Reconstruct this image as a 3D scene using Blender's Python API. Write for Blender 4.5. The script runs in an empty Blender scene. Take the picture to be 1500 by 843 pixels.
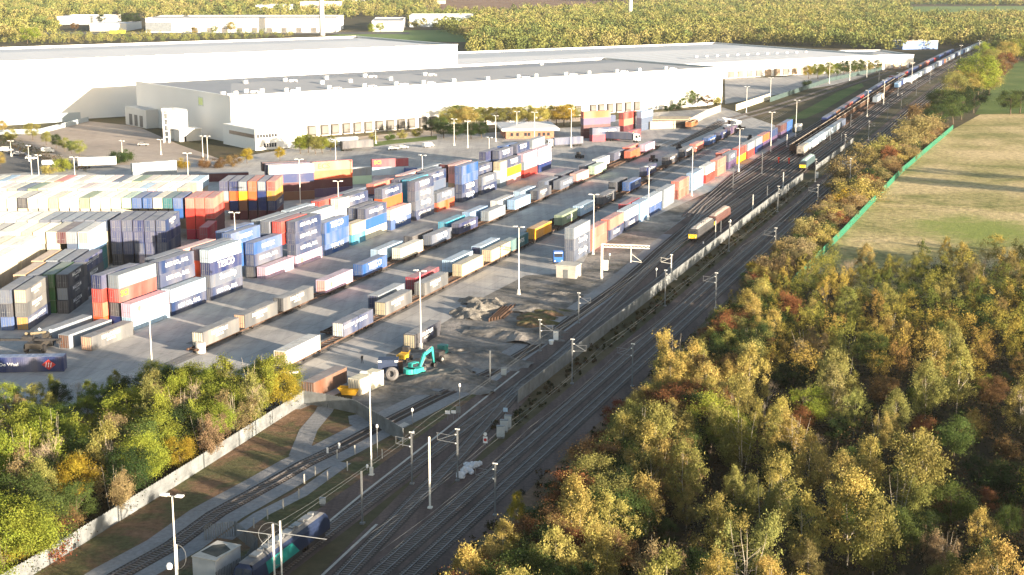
import bpy, math, random
import numpy as np
from mathutils import Vector, Matrix
S = bpy.context.scene
COL = S.collection
R = math.radians
random.seed(7); rng = np.random.default_rng(11)

# ------------------------------------------------------------------ camera, sky, sun, exposure
FPX, CAMH, HORY = 2170.0, 75.0, -56.0          # focal length in photo pixels, drone height, horizon row
TH = math.atan((421.5-HORY)/FPX); CT, SN = math.cos(TH), math.sin(TH)
cam = bpy.data.cameras.new('camera'); camo = bpy.data.objects.new('camera', cam); COL.objects.link(camo)
camo.location = (0,0,CAMH); camo.rotation_euler = (R(90)-TH, 0, 0)
cam.sensor_width = 36; cam.lens = FPX/1500*36; cam.clip_start = 1; cam.clip_end = 20000
S.camera = camo
SUN_AZ, SUN_EL = 41.0, 8.0      # sun is to the right and 41 degrees behind the camera plane, very low
sd = Vector((math.cos(R(SUN_AZ))*math.cos(R(SUN_EL)), -math.sin(R(SUN_AZ))*math.cos(R(SUN_EL)), math.sin(R(SUN_EL))))
w = bpy.data.worlds.new('World'); S.world = w; w.use_nodes = True
nt = w.node_tree; bg = nt.nodes['Background']
sky = nt.nodes.new('ShaderNodeTexSky'); sky.sky_type = 'NISHITA'; sky.sun_disc = False
sky.sun_elevation = R(SUN_EL); sky.sun_rotation = math.atan2(sd.x, sd.y); sky.air_density = 1.0; sky.dust_density = 1.5
nt.links.new(sky.outputs[0], bg.inputs[0]); bg.inputs[1].default_value = 0.08
sl = bpy.data.lights.new('sun', 'SUN'); sl.energy = 5.0; sl.angle = R(0.53); sl.color = (1.0,0.83,0.62)
so = bpy.data.objects.new('sun', sl); COL.objects.link(so); so.rotation_euler = (-sd).to_track_quat('-Z','Y').to_euler()
S.view_settings.view_transform = 'Standard'; S.view_settings.look = 'None'; S.view_settings.gamma = 1
S.view_settings.exposure = 2.2
S.cycles.max_bounces = 6; S.cycles.transparent_max_bounces = 4

# ------------------------------------------------------------------ mapping helpers
def G(x, y, z=0.0):
    dy = y-421.5; t = (z-CAMH)/(-FPX*SN-dy*CT)
    return ((x-750)*t, (FPX*CT-dy*SN)*t)
YAW = R(20.5); SY, CY = math.sin(YAW), math.cos(YAW)
def W(s, t): return (s*SY+t*CY, s*CY-t*SY)     # railway frame: s along the tracks, t to their right
def ST(X, Y): return (X*SY+Y*CY, X*CY-Y*SY)
def s_of_x(x, t, z=0.0):
    k = (x-750)/FPX                             # X = k*(Y*CT-(z-H)*SN)
    # s*SY+t*CY = k*((s*CY-t*SY)*CT-(z-H)*SN)
    return (k*(-t*SY*CT-(z-CAMH)*SN)-t*CY)/(SY-k*CY*CT)

# ------------------------------------------------------------------ object helpers
def lin(h):
    h = h.lstrip('#'); v = [int(h[i:i+2],16)/255 for i in (0,2,4)]
    return tuple((c/12.92 if c <= 0.04045 else ((c+0.055)/1.055)**2.4) for c in v)
class MB:
    def __init__(s): s.v=[]; s.f=[]; s.m=[]; s.mi=0
    def mat(s, i): s.mi=i; return s
    def quad(s, a,b,c,d):
        n=len(s.v); s.v+= [a,b,c,d]; s.f.append((n,n+1,n+2,n+3)); s.m.append(s.mi); return s
    def poly(s, pts):
        n=len(s.v); s.v+=list(pts); s.f.append(tuple(range(n,n+len(pts)))); s.m.append(s.mi); return s
    def box(s, x0,x1,y0,y1,z0,z1, M=None):
        n=len(s.v); p=[(x0,y0,z0),(x1,y0,z0),(x1,y1,z0),(x0,y1,z0),(x0,y0,z1),(x1,y0,z1),(x1,y1,z1),(x0,y1,z1)]
        if M is not None: p=[tuple(M@Vector(q)) for q in p]
        s.v+=p
        for q in ((0,3,2,1),(4,5,6,7),(0,1,5,4),(1,2,6,5),(2,3,7,6),(3,0,4,7)):
            s.f.append(tuple(n+i for i in q)); s.m.append(s.mi)
        return s
    def tube(s, a,b,r0,r1=None,k=6,cap=True):
        r1 = r0 if r1 is None else r1; a=Vector(a); b=Vector(b); d=(b-a).normalized()
        u=d.orthogonal().normalized(); w_=d.cross(u); n=len(s.v)
        for c,r in ((a,r0),(b,r1)):
            for i in range(k):
                g=2*math.pi*i/k; s.v.append(tuple(c+u*math.cos(g)*r+w_*math.sin(g)*r))
        for i in range(k):
            j=(i+1)%k; s.f.append((n+i,n+j,n+k+j,n+k+i)); s.m.append(s.mi)
        if cap:
            s.f.append(tuple(n+i for i in reversed(range(k)))); s.m.append(s.mi)
            s.f.append(tuple(n+k+i for i in range(k))); s.m.append(s.mi)
        return s
    def wheel(s, c, r, wd, axis='x', k=14):
        a=Vector(c); d={'x':Vector((wd/2,0,0)),'y':Vector((0,wd/2,0)),'z':Vector((0,0,wd/2))}[axis]
        return s.tube(a-d,a+d,r,k=k)
    def lathe(s, prof, k=12, c=(0,0)):
        n=len(s.v)
        for r,z in prof:
            for i in range(k):
                g=2*math.pi*i/k; s.v.append((c[0]+r*math.cos(g),c[1]+r*math.sin(g),z))
        for j in range(len(prof)-1):
            for i in range(k):
                q=(i+1)%k; s.f.append((n+j*k+i,n+j*k+q,n+(j+1)*k+q,n+(j+1)*k+i)); s.m.append(s.mi)
        s.f.append(tuple(n+(len(prof)-1)*k+i for i in range(k))); s.m.append(s.mi)
        return s
    def mesh(s, name, mats, smooth=False):
        me=bpy.data.meshes.new(name); me.from_pydata(s.v,[],s.f)
        for m in (mats if isinstance(mats,(list,tuple)) else [mats]): me.materials.append(m)
        me.polygons.foreach_set('material_index', s.m)
        if smooth: me.polygons.foreach_set('use_smooth',[True]*len(s.f))
        me.update(); return me
    def build(s, name, mats, parent=None, loc=None, rz=0, smooth=False, col=None):
        return link(name, s.mesh(name,mats,smooth), parent, loc, rz, col)
def link(name, me, parent=None, loc=None, rz=0, col=None):
    o=bpy.data.objects.new(name, me); COL.objects.link(o)
    if parent is not None: o.parent=parent
    if loc is not None: o.location=loc
    if rz: o.rotation_euler=(0,0,rz)
    if col is not None: o.color=(*col[:3],1)
    return o
def tag(o, label=None, cat=None, group=None, kind=None):
    if label: o['label']=label
    if cat: o['category']=cat
    if group: o['group']=group
    if kind: o['kind']=kind
    return o
def thing(name, label, cat, loc=(0,0,0), rz=0, group=None):
    o=bpy.data.objects.new(name, None); o.empty_display_size=0.3; COL.objects.link(o)
    o.location=loc; o.rotation_euler=(0,0,rz); return tag(o,label,cat,group)
def copy_tree(o, parent=None):
    c=o.copy(); COL.objects.link(c)
    if parent is not None: c.parent=parent
    for ch in o.children: copy_tree(ch,c)
    return c
ORD=['first','second','third','fourth','fifth','sixth','seventh','eighth','ninth','tenth','eleventh','twelfth','thirteenth','fourteenth','fifteenth','sixteenth','seventeenth','eighteenth','nineteenth','twentieth']
TENS={2:'twenty',3:'thirty',4:'forty',5:'fifty',6:'sixty',7:'seventy',8:'eighty',9:'ninety'}
def ordw(i):          # i from 0
    if i<20: return ORD[i]
    n=i+1; t,u=divmod(n,10)
    if t>=10: return str(n)+'th'
    return (TENS[t][:-1]+'ieth') if u==0 else TENS[t]+' '+ORD[u-1]

# ------------------------------------------------------------------ materials
def newmat(name):
    m=bpy.data.materials.new(name); m.use_nodes=True; n=m.node_tree; b=n.nodes['Principled BSDF']; return m,n,b
def N(n, typ, **kw):
    q=n.nodes.new(typ)
    for k,v in kw.items(): setattr(q,k,v)
    return q
def ramp(n, fac, stops):
    r=N(n,'ShaderNodeValToRGB'); e=r.color_ramp.elements
    while len(e)<len(stops): e.new(0.5)
    for i,(p,c) in enumerate(stops): e[i].position=p; e[i].color=(*c[:3],1)
    n.links.new(fac,r.inputs[0]); return r.outputs[0]
def noise(n, scale, detail=4, rough=0.6, obj=True, vec=None, dist=0.0):
    tx=N(n,'ShaderNodeTexNoise'); tx.inputs['Scale'].default_value=scale; tx.inputs['Detail'].default_value=detail
    tx.inputs['Roughness'].default_value=rough; tx.inputs['Distortion'].default_value=dist
    if vec is None:
        tc=N(n,'ShaderNodeTexCoord'); vec=tc.outputs['Object']
    n.links.new(vec,tx.inputs['Vector']); return tx.outputs['Fac']
def mix(n, f, a, b, typ='MIX'):
    q=N(n,'ShaderNodeMix',data_type='RGBA',blend_type=typ)
    for sock,val in ((q.inputs[0],f),(q.inputs[6],a),(q.inputs[7],b)):
        if hasattr(val,'links') or hasattr(val,'is_linked'): n.links.new(val,sock)
        elif isinstance(val,(int,float)): sock.default_value=val
        else: sock.default_value=(*val[:3],1)
    return q.outputs[2]
def plain(name, c, rough=0.7, metal=0.0, var=0.25, scale=0.6, bump=0.0):
    if name in bpy.data.materials: return bpy.data.materials[name]
    m,n,b=newmat(name); f=noise(n,scale,5)
    d=tuple(x*(1-var) for x in c); l=tuple(min(1,x*(1+var*0.6)) for x in c)
    n.links.new(ramp(n,f,[(0.3,d),(0.7,l)]),b.inputs['Base Color'])
    b.inputs['Roughness'].default_value=rough; b.inputs['Metallic'].default_value=metal
    b.inputs['Specular IOR Level'].default_value=0.3
    if bump:
        bp=N(n,'ShaderNodeBump'); bp.inputs['Strength'].default_value=bump; n.links.new(noise(n,scale*8,3),bp.inputs['Height']); n.links.new(bp.outputs[0],b.inputs['Normal'])
    return m
def ground(name, stops, scale=0.05, fine=1.2, rough=0.95, fineamt=0.35, bump=0.3, streak=None):
    m,n,b=newmat(name); base=ramp(n,noise(n,scale,6,0.6,dist=0.4),stops)
    f2=noise(n,fine,6,0.7); c=mix(n,fineamt,base,ramp(n,f2,[(0.25,(0.25,0.25,0.25)),(0.75,(1.6,1.6,1.6))]),'MULTIPLY')
    if streak:
        tc=N(n,'ShaderNodeTexCoord'); mp=N(n,'ShaderNodeMapping'); mp.vector_type='POINT'
        mp.inputs['Rotation'].default_value=(0,0,YAW); mp.inputs['Scale'].default_value=(1,0.03,1)
        n.links.new(tc.outputs['Object'],mp.inputs['Vector'])
        c=mix(n,streak,c,ramp(n,noise(n,0.5,4,0.6,vec=mp.outputs[0]),[(0.35,(0.45,0.45,0.47)),(0.6,(1.15,1.12,1.08))]),'MULTIPLY')
    n.links.new(c,b.inputs['Base Color']); b.inputs['Roughness'].default_value=rough; b.inputs['Specular IOR Level'].default_value=0.15
    if bump:
        bp=N(n,'ShaderNodeBump'); bp.inputs['Strength'].default_value=bump; bp.inputs['Distance'].default_value=0.3
        n.links.new(f2,bp.inputs['Height']); n.links.new(bp.outputs[0],b.inputs['Normal'])
    return m
def objpaint(name, rough=0.55, dirt=0.35, stain=(0.12,0.10,0.09)):
    m,n,b=newmat(name); oi=N(n,'ShaderNodeObjectInfo'); tc=N(n,'ShaderNodeTexCoord')
    mp=N(n,'ShaderNodeMapping'); mp.inputs['Scale'].default_value=(1,1,0.25); n.links.new(tc.outputs['Object'],mp.inputs['Vector'])
    ad=N(n,'ShaderNodeVectorMath',operation='ADD'); rn=N(n,'ShaderNodeMath',operation='MULTIPLY'); rn.inputs[1].default_value=77
    n.links.new(oi.outputs['Random'],rn.inputs[0]); n.links.new(mp.outputs[0],ad.inputs[0]); n.links.new(rn.outputs[0],ad.inputs[1])
    f=noise(n,0.9,6,0.7,vec=ad.outputs[0]); g=noise(n,0.25,3,0.5,vec=ad.outputs[0])
    c=mix(n,ramp(n,g,[(0.35,(0,0,0)),(0.7,(0.28,0.28,0.28))]),oi.outputs['Color'],(0.42,0.40,0.37))
    c=mix(n,ramp(n,f,[(0.50,(0,0,0)),(0.72,(dirt,dirt,dirt))]),c,stain)
    n.links.new(c,b.inputs['Base Color']); b.inputs['Roughness'].default_value=rough; b.inputs['Specular IOR Level'].default_value=0.3
    return m
PAINT=objpaint('painted_steel',0.55,0.38); ROOFP=objpaint('roof_paint',0.7,0.55,(0.10,0.085,0.07)); 
STEEL=plain('galvanised_steel',(0.20,0.21,0.22),0.5,0.3,0.2,2); DKST=plain('dark_steel',(0.045,0.043,0.045),0.6,0.2,0.4,1.5)
RUST=plain('rusty_steel',(0.10,0.06,0.042),0.85,0,0.5,1.3); WHITE=plain('white_paint',(0.8,0.8,0.79),0.5,0,0.06,0.5)
LETTER=plain('white_lettering',(0.82,0.82,0.8),0.5,0,0.04,1); YELL=plain('yellow_lettering',(0.85,0.55,0.03),0.5,0,0.05,1)
BLACK=plain('black_rubber',(0.02,0.02,0.022),0.8,0,0.3,2); GLASS=plain('dark_glass',(0.03,0.035,0.045),0.12,0,0.2,0.6)
CONC=plain('concrete',(0.42,0.40,0.36),0.9,0,0.25,0.7,0.2); LAMP=plain('lamp_housing',(0.75,0.75,0.72),0.4,0,0.05,1)
POLE=plain('painted_pole',(0.72,0.70,0.64),0.5,0,0.08,0.8)
# ------------------------------------------------------------------ ground and surfaces
def sheet(name, pts, z, mat, kind='structure'):
    mb=MB(); mb.poly([(p[0],p[1],0) for p in pts]); me=mb.mesh(name,mat)
    import bmesh
    bm=bmesh.new(); bm.from_mesh(me); bmesh.ops.triangulate(bm,faces=bm.faces[:])
    for f in bm.faces:
        if f.normal.z<0: f.normal_flip()
    bm.to_mesh(me); bm.free()
    return tag(link(name,me,loc=(0,0,z)),kind=kind)
def px(*pts): return [G(*p) for p in pts]
M_SCRUB=ground('scrub_ground',[(0.3,(0.045,0.05,0.02)),(0.5,(0.075,0.065,0.035)),(0.7,(0.13,0.10,0.06))],0.03,0.5)
M_ASPH=ground('yard_concrete',[(0.3,(0.30,0.295,0.29)),(0.55,(0.38,0.37,0.36)),(0.8,(0.45,0.435,0.415))],0.03,0.25,0.85,0.22,0.0,streak=0.28)
M_OIL=ground('oil_stained_concrete',[(0.35,(0.17,0.165,0.16)),(0.7,(0.29,0.28,0.27))],0.15,0.8,0.85,0.4,0.0,streak=0.4)
M_GRAV=ground('loose_gravel',[(0.34,(0.085,0.082,0.075)),(0.46,(0.15,0.142,0.132)),(0.54,(0.21,0.195,0.18)),(0.66,(0.28,0.255,0.235))],0.09,0.8,0.95,0.6,0.9)
M_BALL=ground('grey_ballast',[(0.3,(0.08,0.06,0.054)),(0.55,(0.13,0.096,0.085)),(0.75,(0.175,0.13,0.113))],0.05,1.8,0.95,0.5,0.4,streak=0.5)
M_BED=ground('track_bed',[(0.3,(0.05,0.042,0.038)),(0.7,(0.09,0.072,0.062))],0.1,2.0,0.95,0.5,0.4)
M_PBALL=ground('pale_ballast',[(0.3,(0.17,0.17,0.175)),(0.55,(0.24,0.24,0.245)),(0.75,(0.30,0.30,0.30))],0.05,1.5,0.95,0.4,0.4)
M_BROWN=ground('brown_verge',[(0.3,(0.06,0.065,0.028)),(0.45,(0.10,0.095,0.045)),(0.56,(0.17,0.105,0.065)),(0.75,(0.24,0.155,0.10))],0.12,1.1,0.95,0.65,0.8)
M_STRAW=ground('straw_meadow',[(0.36,(0.19,0.19,0.065)),(0.46,(0.34,0.29,0.125)),(0.6,(0.50,0.39,0.205)),(0.75,(0.58,0.45,0.25))],0.025,0.5,0.95,0.85,0.9)
M_GRASS=ground('green_grass',[(0.3,(0.06,0.10,0.022)),(0.55,(0.10,0.145,0.035)),(0.8,(0.17,0.18,0.06))],0.03,0.4,0.95,0.35,0.4)
M_PLOUGH=ground('ploughed_soil',[(0.3,(0.17,0.10,0.065)),(0.7,(0.24,0.15,0.10))],0.01,0.05,0.95,0.2,0)
M_FIELD=ground('far_pasture',[(0.3,(0.10,0.17,0.05)),(0.7,(0.17,0.23,0.08))],0.006,0.05,0.95,0.2,0)
M_ROAD=ground('road_asphalt',[(0.3,(0.10,0.10,0.10)),(0.7,(0.15,0.145,0.14))],0.05,0.5,0.9,0.2,0.1)
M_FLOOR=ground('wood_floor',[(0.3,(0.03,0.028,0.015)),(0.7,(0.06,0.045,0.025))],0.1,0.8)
M_TAN=ground('dusty_apron',[(0.3,(0.27,0.225,0.19)),(0.7,(0.42,0.355,0.30))],0.02,0.3,0.95,0.25,0.2)
def slabs(m):
    n=m.node_tree; b=n.nodes['Principled BSDF']; src=b.inputs['Base Color'].links[0].from_socket
    tc=N(n,'ShaderNodeTexCoord'); mp=N(n,'ShaderNodeMapping'); mp.inputs['Rotation'].default_value=(0,0,YAW); n.links.new(tc.outputs['Object'],mp.inputs['Vector'])
    br=N(n,'ShaderNodeTexBrick'); br.offset=0.0; br.inputs['Scale'].default_value=1.0; br.inputs['Brick Width'].default_value=5.2; br.inputs['Row Height'].default_value=7.5; br.inputs['Mortar Size'].default_value=0.07; br.inputs['Mortar Smooth'].default_value=0.3
    br.inputs['Color1'].default_value=(0.86,0.86,0.87,1); br.inputs['Color2'].default_value=(1.08,1.06,1.03,1); br.inputs['Mortar'].default_value=(0.55,0.54,0.53,1); n.links.new(mp.outputs[0],br.inputs['Vector'])
    c=mix(n,0.75,src,br.outputs['Color'],'MULTIPLY')
    st=ramp(n,noise(n,0.22,7,0.75),[(0.58,(1,1,1)),(0.70,(0.62,0.61,0.60))]); c=mix(n,0.8,c,st,'MULTIPLY')
    n.links.new(c,b.inputs['Base Color'])
slabs(M_ASPH)
sheet('ground',[(-9000,-300),(9000,-300),(9000,14000),(-9000,14000)],0,M_SCRUB)
sheet('yard_apron',px((-330,640),(-330,262),(-20,250),(60,246),(180,236),(330,234),(500,205),(610,197),(700,196),(850,186),(960,165),(1060,158),(1130,182),(1190,205),(1120,246),(1015,292),(930,330),(862,372),(846,400),(770,404),(700,440),(655,470),(598,502),(566,520),(560,540),(500,575),(440,600),(330,600),(100,640)),0.030,M_ASPH)
sheet('gravel_area',px((566,520),(598,502),(655,470),(700,440),(770,404),(846,400),(862,372),(930,330),(1015,292),(1050,280),(1010,330),(960,372),(905,425),(850,466),(790,512),(722,556),(650,590),(600,622),(565,640),(540,612),(515,590),(520,560)),0.022,M_GRAV)
sheet('brown_verge',px((400,843),(415,800),(470,760),(600,680),(700,600),(790,535),(850,480),(930,410),(1000,345),(1050,290),(1010,330),(960,376),(905,429),(850,472),(790,518),(722,562),(650,600),(540,660),(400,735),(200,860),(300,960)),0.020,M_BROWN)
sheet('left_verge',px((445,590),(520,600),(560,640),(500,672),(400,725),(280,800),(150,900),(-120,900),(40,843),(240,724)),0.018,M_BROWN)
def strip(name, pts, hw, z, mat):     # pts: [(s,t)] centre line, hw half width -> flat strip along the rails
    mb=MB(); P_=[]
    for i,(s_,t_) in enumerate(pts):
        a=pts[max(0,i-1)]; b=pts[min(len(pts)-1,i+1)]; d=Vector((b[0]-a[0],b[1]-a[1])).normalized(); n_=Vector((-d.y,d.x))
        P_.append((W(s_+n_.x*hw,t_+n_.y*hw),W(s_-n_.x*hw,t_-n_.y*hw)))
    for (a,b),(c,d) in zip(P_,P_[1:]): mb.quad((*a,0),(*b,0),(*d,0),(*c,0))
    me=mb.mesh(name,mat)
    import bmesh
    bm=bmesh.new(); bm.from_mesh(me)
    for f in bm.faces:
        if f.normal.z<0: f.normal_flip()
    bm.to_mesh(me); bm.free()
    return tag(link(name,me,loc=(0,0,z)),kind='structure')
FAR=[(1100,6),(1250,10.5),(1400,18),(1550,30),(1700,46)]     # the lines bend gently to the right far away
def line(t0, s0, s1=1700, k=1.0):
    pts=[(s0,t0)]+[(s,t0) for s in (max(s0+1,500),800) if s<s1]
    pts+=[(s,t0+d*k) for s,d in [(950,2)]+FAR if s<=s1 and s>s0]
    if s1<950: pts=[(s0,t0),(s1,t0)]
    return pts
strip('main_line_ballast',[(s,t+1.9) for s,t in line(-76.6,90)],5.6,0.045,M_BALL)
strip('siding_ballast',[(s,t) for s,t in line(-90.5,130)],3.6,0.041,M_BALL)
strip('siding_ballast',[(400,-96.5),(470,-98.5),(560,-101)]+[(s,t-1) for s,t in line(-101.5,600)],7.5,0.036,M_BALL)
strip('siding_ballast',[(150,-79.9),(183,-82.9),(204,-84.6),(227,-87.2),(243,-88.9)],3.0,0.038,M_BALL)
T1=[ST(*G(x,y)) for x,y in ((140,866),(174.6,843),(254,799),(317,753),(400,707),(444.5,681),(492.6,658),(534,636),(586,609),(640,582),(719,546),(778,511),(847,461),(907,419),(942,389),(966,367),(1010,330),(1060,290))]
strip('pale_ballast_path',T1,4.2,0.033,M_PBALL)
strip('foot_path',[ST(*G(x,y)) for x,y in ((330,790),(380,755),(440,725),(505,678))],1.1,0.037,M_PBALL)
strip('foot_path',[ST(*G(x,y)) for x,y in ((437,668),(452,630),(474,604),(478,596))],1.5,0.037,M_PBALL)
sheet('gravel_patch',px((510,610),(530,606),(548,618),(540,628),(512,622)),0.031,M_PBALL)
sheet('cable_trough',px((575,628),(592,619),(600,622),(582,631)),0.050,CONC)
def meadow_mat():
    m=M_STRAW; n=m.node_tree; b=n.nodes['Principled BSDF']; src=b.inputs['Base Color'].links[0].from_socket
    tc=N(n,'ShaderNodeTexCoord'); c=G(1432,336); mp=N(n,'ShaderNodeMapping'); mp.inputs['Location'].default_value=(-c[0]/27,-c[1]/34,0); mp.inputs['Scale'].default_value=(1/27,1/34,1)
    n.links.new(tc.outputs['Object'],mp.inputs['Vector']); ln=N(n,'ShaderNodeVectorMath',operation='LENGTH'); n.links.new(mp.outputs[0],ln.inputs[0])
    ad=N(n,'ShaderNodeMath',operation='ADD'); n.links.new(ln.outputs['Value'],ad.inputs[0]); mu=N(n,'ShaderNodeMath',operation='MULTIPLY'); mu.inputs[1].default_value=1.3; n.links.new(noise(n,0.12,6,0.75),mu.inputs[0]); n.links.new(mu.outputs[0],ad.inputs[1])
    f=ramp(n,ad.outputs[0],[(0.0,(1,1,1)),(0.5,(0.9,0.9,0.9)),(0.78,(0,0,0))]); mr=N(n,'ShaderNodeMath',operation='MULTIPLY'); mr.inputs[1].default_value=0.5; n.links.new(ad.outputs[0],mr.inputs[0]); n.links.new(mr.outputs[0],f.node.inputs[0])
    n.links.new(mix(n,f,src,(0.20,0.24,0.055)),b.inputs['Base Color'])
meadow_mat()
sheet('meadow',[G(1168,412),G(1235,345),G(1320,255),G(1396,190),G(1436,168),(300,755),(420,700),(400,330),(84,330)],0.018,M_STRAW)
sheet('grass_field',[G(1428,168),G(1445,140),G(1490,90),(560,1150),(520,760),(300,757)],0.02,M_GRASS)
sheet('grass_strip',px((1150,176),(1185,158),(1225,136),(1262,122),(1266,127),(1235,145),(1205,163),(1180,174)),0.048,M_GRASS)
sheet('dusty_apron',px((0,215),(20,200),(130,178),(200,185),(262,212),(330,236),(200,242),(60,244),(-60,252),(-60,222)),0.036,M_TAN)
sheet('car_park',px((-120,262),(-120,205),(0,206),(60,226),(112,248),(60,252)),0.040,M_ROAD)
sheet('service_yard',px((430,222),(500,203),(665,188),(700,182),(850,172),(850,178),(700,190),(610,200),(480,216)),0.040,M_TAN)
sheet('service_yard',px((1062,116),(1150,113),(1190,106),(1300,96),(1300,104),(1220,125),(1160,135),(1062,153)),0.040,M_ASPH)
sheet('lawn_strip',px((498,216),(560,207),(640,199),(640,205),(570,212),(500,222)),0.052,M_GRASS)
sheet('road',px((-60,50.5),(600,50.5),(600,47.5),(-60,47.5)),0.12,M_ROAD)
sheet('road',px((1360,29),(1560,24),(1560,21.5),(1360,26)),0.12,plain('pale_road',(0.35,0.33,0.30),0.9,0,0.1,0.01))
sheet('green_field',px((440,60),(700,62),(700,44),(580,45),(500,50)),0.10,M_FIELD)
sheet('ploughed_field',px((600,22),(900,22),(960,4),(1040,-8),(560,-8)),0.10,M_PLOUGH)
sheet('green_field',px((1310,22),(1560,22),(1560,9),(1330,10)),0.10,M_FIELD)
sheet('green_field',px((850,6),(1100,6),(1400,6),(1560,6),(1560,-20),(850,-20)),0.08,M_FIELD)

# ------------------------------------------------------------------ railway tracks
M_RAIL=plain('rail_steel',(0.17,0.16,0.165),0.4,0.5,0.3,0.4); M_SLEEP=plain('sleeper',(0.19,0.165,0.15),0.9,0,0.3,0.8)
BEDS=[]
def track(pts, flush=False, smax=430, z=0.05, name='railway_track'):
    mb=MB(); h=0.20 if not flush else 0.035
    if not flush: strip('track_bed',[(max(0,s_),t_) for s_,t_ in pts],1.55,z+0.001+0.0007*len(BEDS),M_BED); BEDS.append(1)
    for side in (-1,1):
        L=[]
        for i,(s_,t_) in enumerate(pts):
            a=pts[max(0,i-1)]; b=pts[min(len(pts)-1,i+1)]; d=Vector((b[0]-a[0],b[1]-a[1])).normalized(); n_=Vector((-d.y,d.x))
            c=side*0.7175
            row=[]
            for off,zz in ((-0.055,0.0),(-0.055,h),(0.055,h),(0.055,0.0)):
                X,Y=W(s_+n_.x*(c+off),t_+n_.y*(c+off)); row.append((X,Y,z+zz))
            L.append(row)
        mb.mat(0)
        for A,B in zip(L,L[1:]):
            for k in range(3): mb.quad(A[k],A[k+1],B[k+1],B[k])
    if not flush:
        mb.mat(1); s=pts[0][0]; i=0
        while s<min(pts[-1][0],smax):
            while i<len(pts)-2 and pts[i+1][0]<s: i+=1
            (s0,t0),(s1,t1)=pts[i],pts[i+1]; t=t0+(t1-t0)*(s-s0)/(s1-s0); ang=math.atan2(t1-t0,s1-s0)
            X,Y=W(s,t); M=Matrix.Translation((X,Y,z-0.05))@Matrix.Rotation(-YAW-ang,4,'Z')
            mb.box(-1.25,1.25,-0.12,0.12,0,0.12,M); s+=0.65
    return tag(mb.build(name,[M_RAIL,M_SLEEP]),kind='structure')
track(line(-76.6,90)); track(line(-72.75,90)); track(line(-89,140))
track([(150,-79.9),(183,-82.9),(204,-84.6),(227,-87.2),(243,-88.9)])
track(T1,smax=200,z=0.04)
track([(262,-89),(290,-90.6),(330,-93.6),(370,-96.2),(420,-99.5),(480,-101.5)]+line(-101.5,520)[1:],smax=480)
track([(345,-89),(385,-91.2),(420,-92.9)]+line(-92.9,470)[1:],smax=480)
track([(375,-96.5),(430,-97.4)]+line(-97.2,470)[1:],smax=470)
track([(400,-98),(450,-104),(500,-106)]+line(-106,560)[1:],smax=470)
track([(430,-105),(520,-110)]+line(-110.5,560)[1:],smax=470)
track([(s,t) for s,t in [ST(*G(*p)) for p in ((985,215),(1060,182),(1130,163),(1250,124),(1330,97),(1420,76))]],smax=0)
track([(s,t) for s,t in [ST(*G(*p)) for p in ((1000,208),(1060,176),(1130,157),(1250,118),(1330,93),(1420,74))]],smax=0)
TB2,TB1,TC2,TC1=-156.6,-160.9,-134.3,-138.6
for k_,(t0,s0) in enumerate(((TB2,226),(TB1,250),(TC2,228),(TC1,262))): strip('stained_track_strip',[(s0-3,t0),(620,t0)],1.5,0.0305+0.0002*k_,M_OIL)
for t0,s0 in ((TB2,226),(TB1,250),(TC2,228),(TC1,262)): track([(s0,t0),(760,t0)],flush=True,z=0.034)

# ------------------------------------------------------------------ big buildings
def clad(name, c, rough=0.6):
    m,n,b=newmat(name); tc=N(n,'ShaderNodeTexCoord'); wv=N(n,'ShaderNodeTexWave'); wv.inputs['Scale'].default_value=0.5
    n.links.new(tc.outputs['Object'],wv.inputs['Vector'])
    f=noise(n,0.03,4); d=tuple(x*0.9 for x in c)
    n.links.new(mix(n,0.12,ramp(n,f,[(0.3,d),(0.7,c)]),ramp(n,wv.outputs[0],[(0.0,(0.6,0.6,0.6)),(0.3,(1,1,1))]),'MULTIPLY'),b.inputs['Base Color'])
    b.inputs['Roughness'].default_value=rough; b.inputs['Specular IOR Level'].default_value=0.3
    return m
CLW=clad('white_cladding',(0.74,0.74,0.73)); CLG=clad('pale_cladding',(0.50,0.51,0.51)); ROOFG=clad('grey_roofing',(0.30,0.31,0.33),0.8); ROOFW=clad('white_roofing',(0.52,0.53,0.55),0.75)
DOOR=plain('dock_door',(0.13,0.125,0.12),0.6,0,0.3,0.3); BRICK=plain('red_brick',(0.30,0.15,0.10),0.9,0,0.3,1); BLUEG=clad('blue_grey_cladding',(0.36,0.42,0.47))
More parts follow.
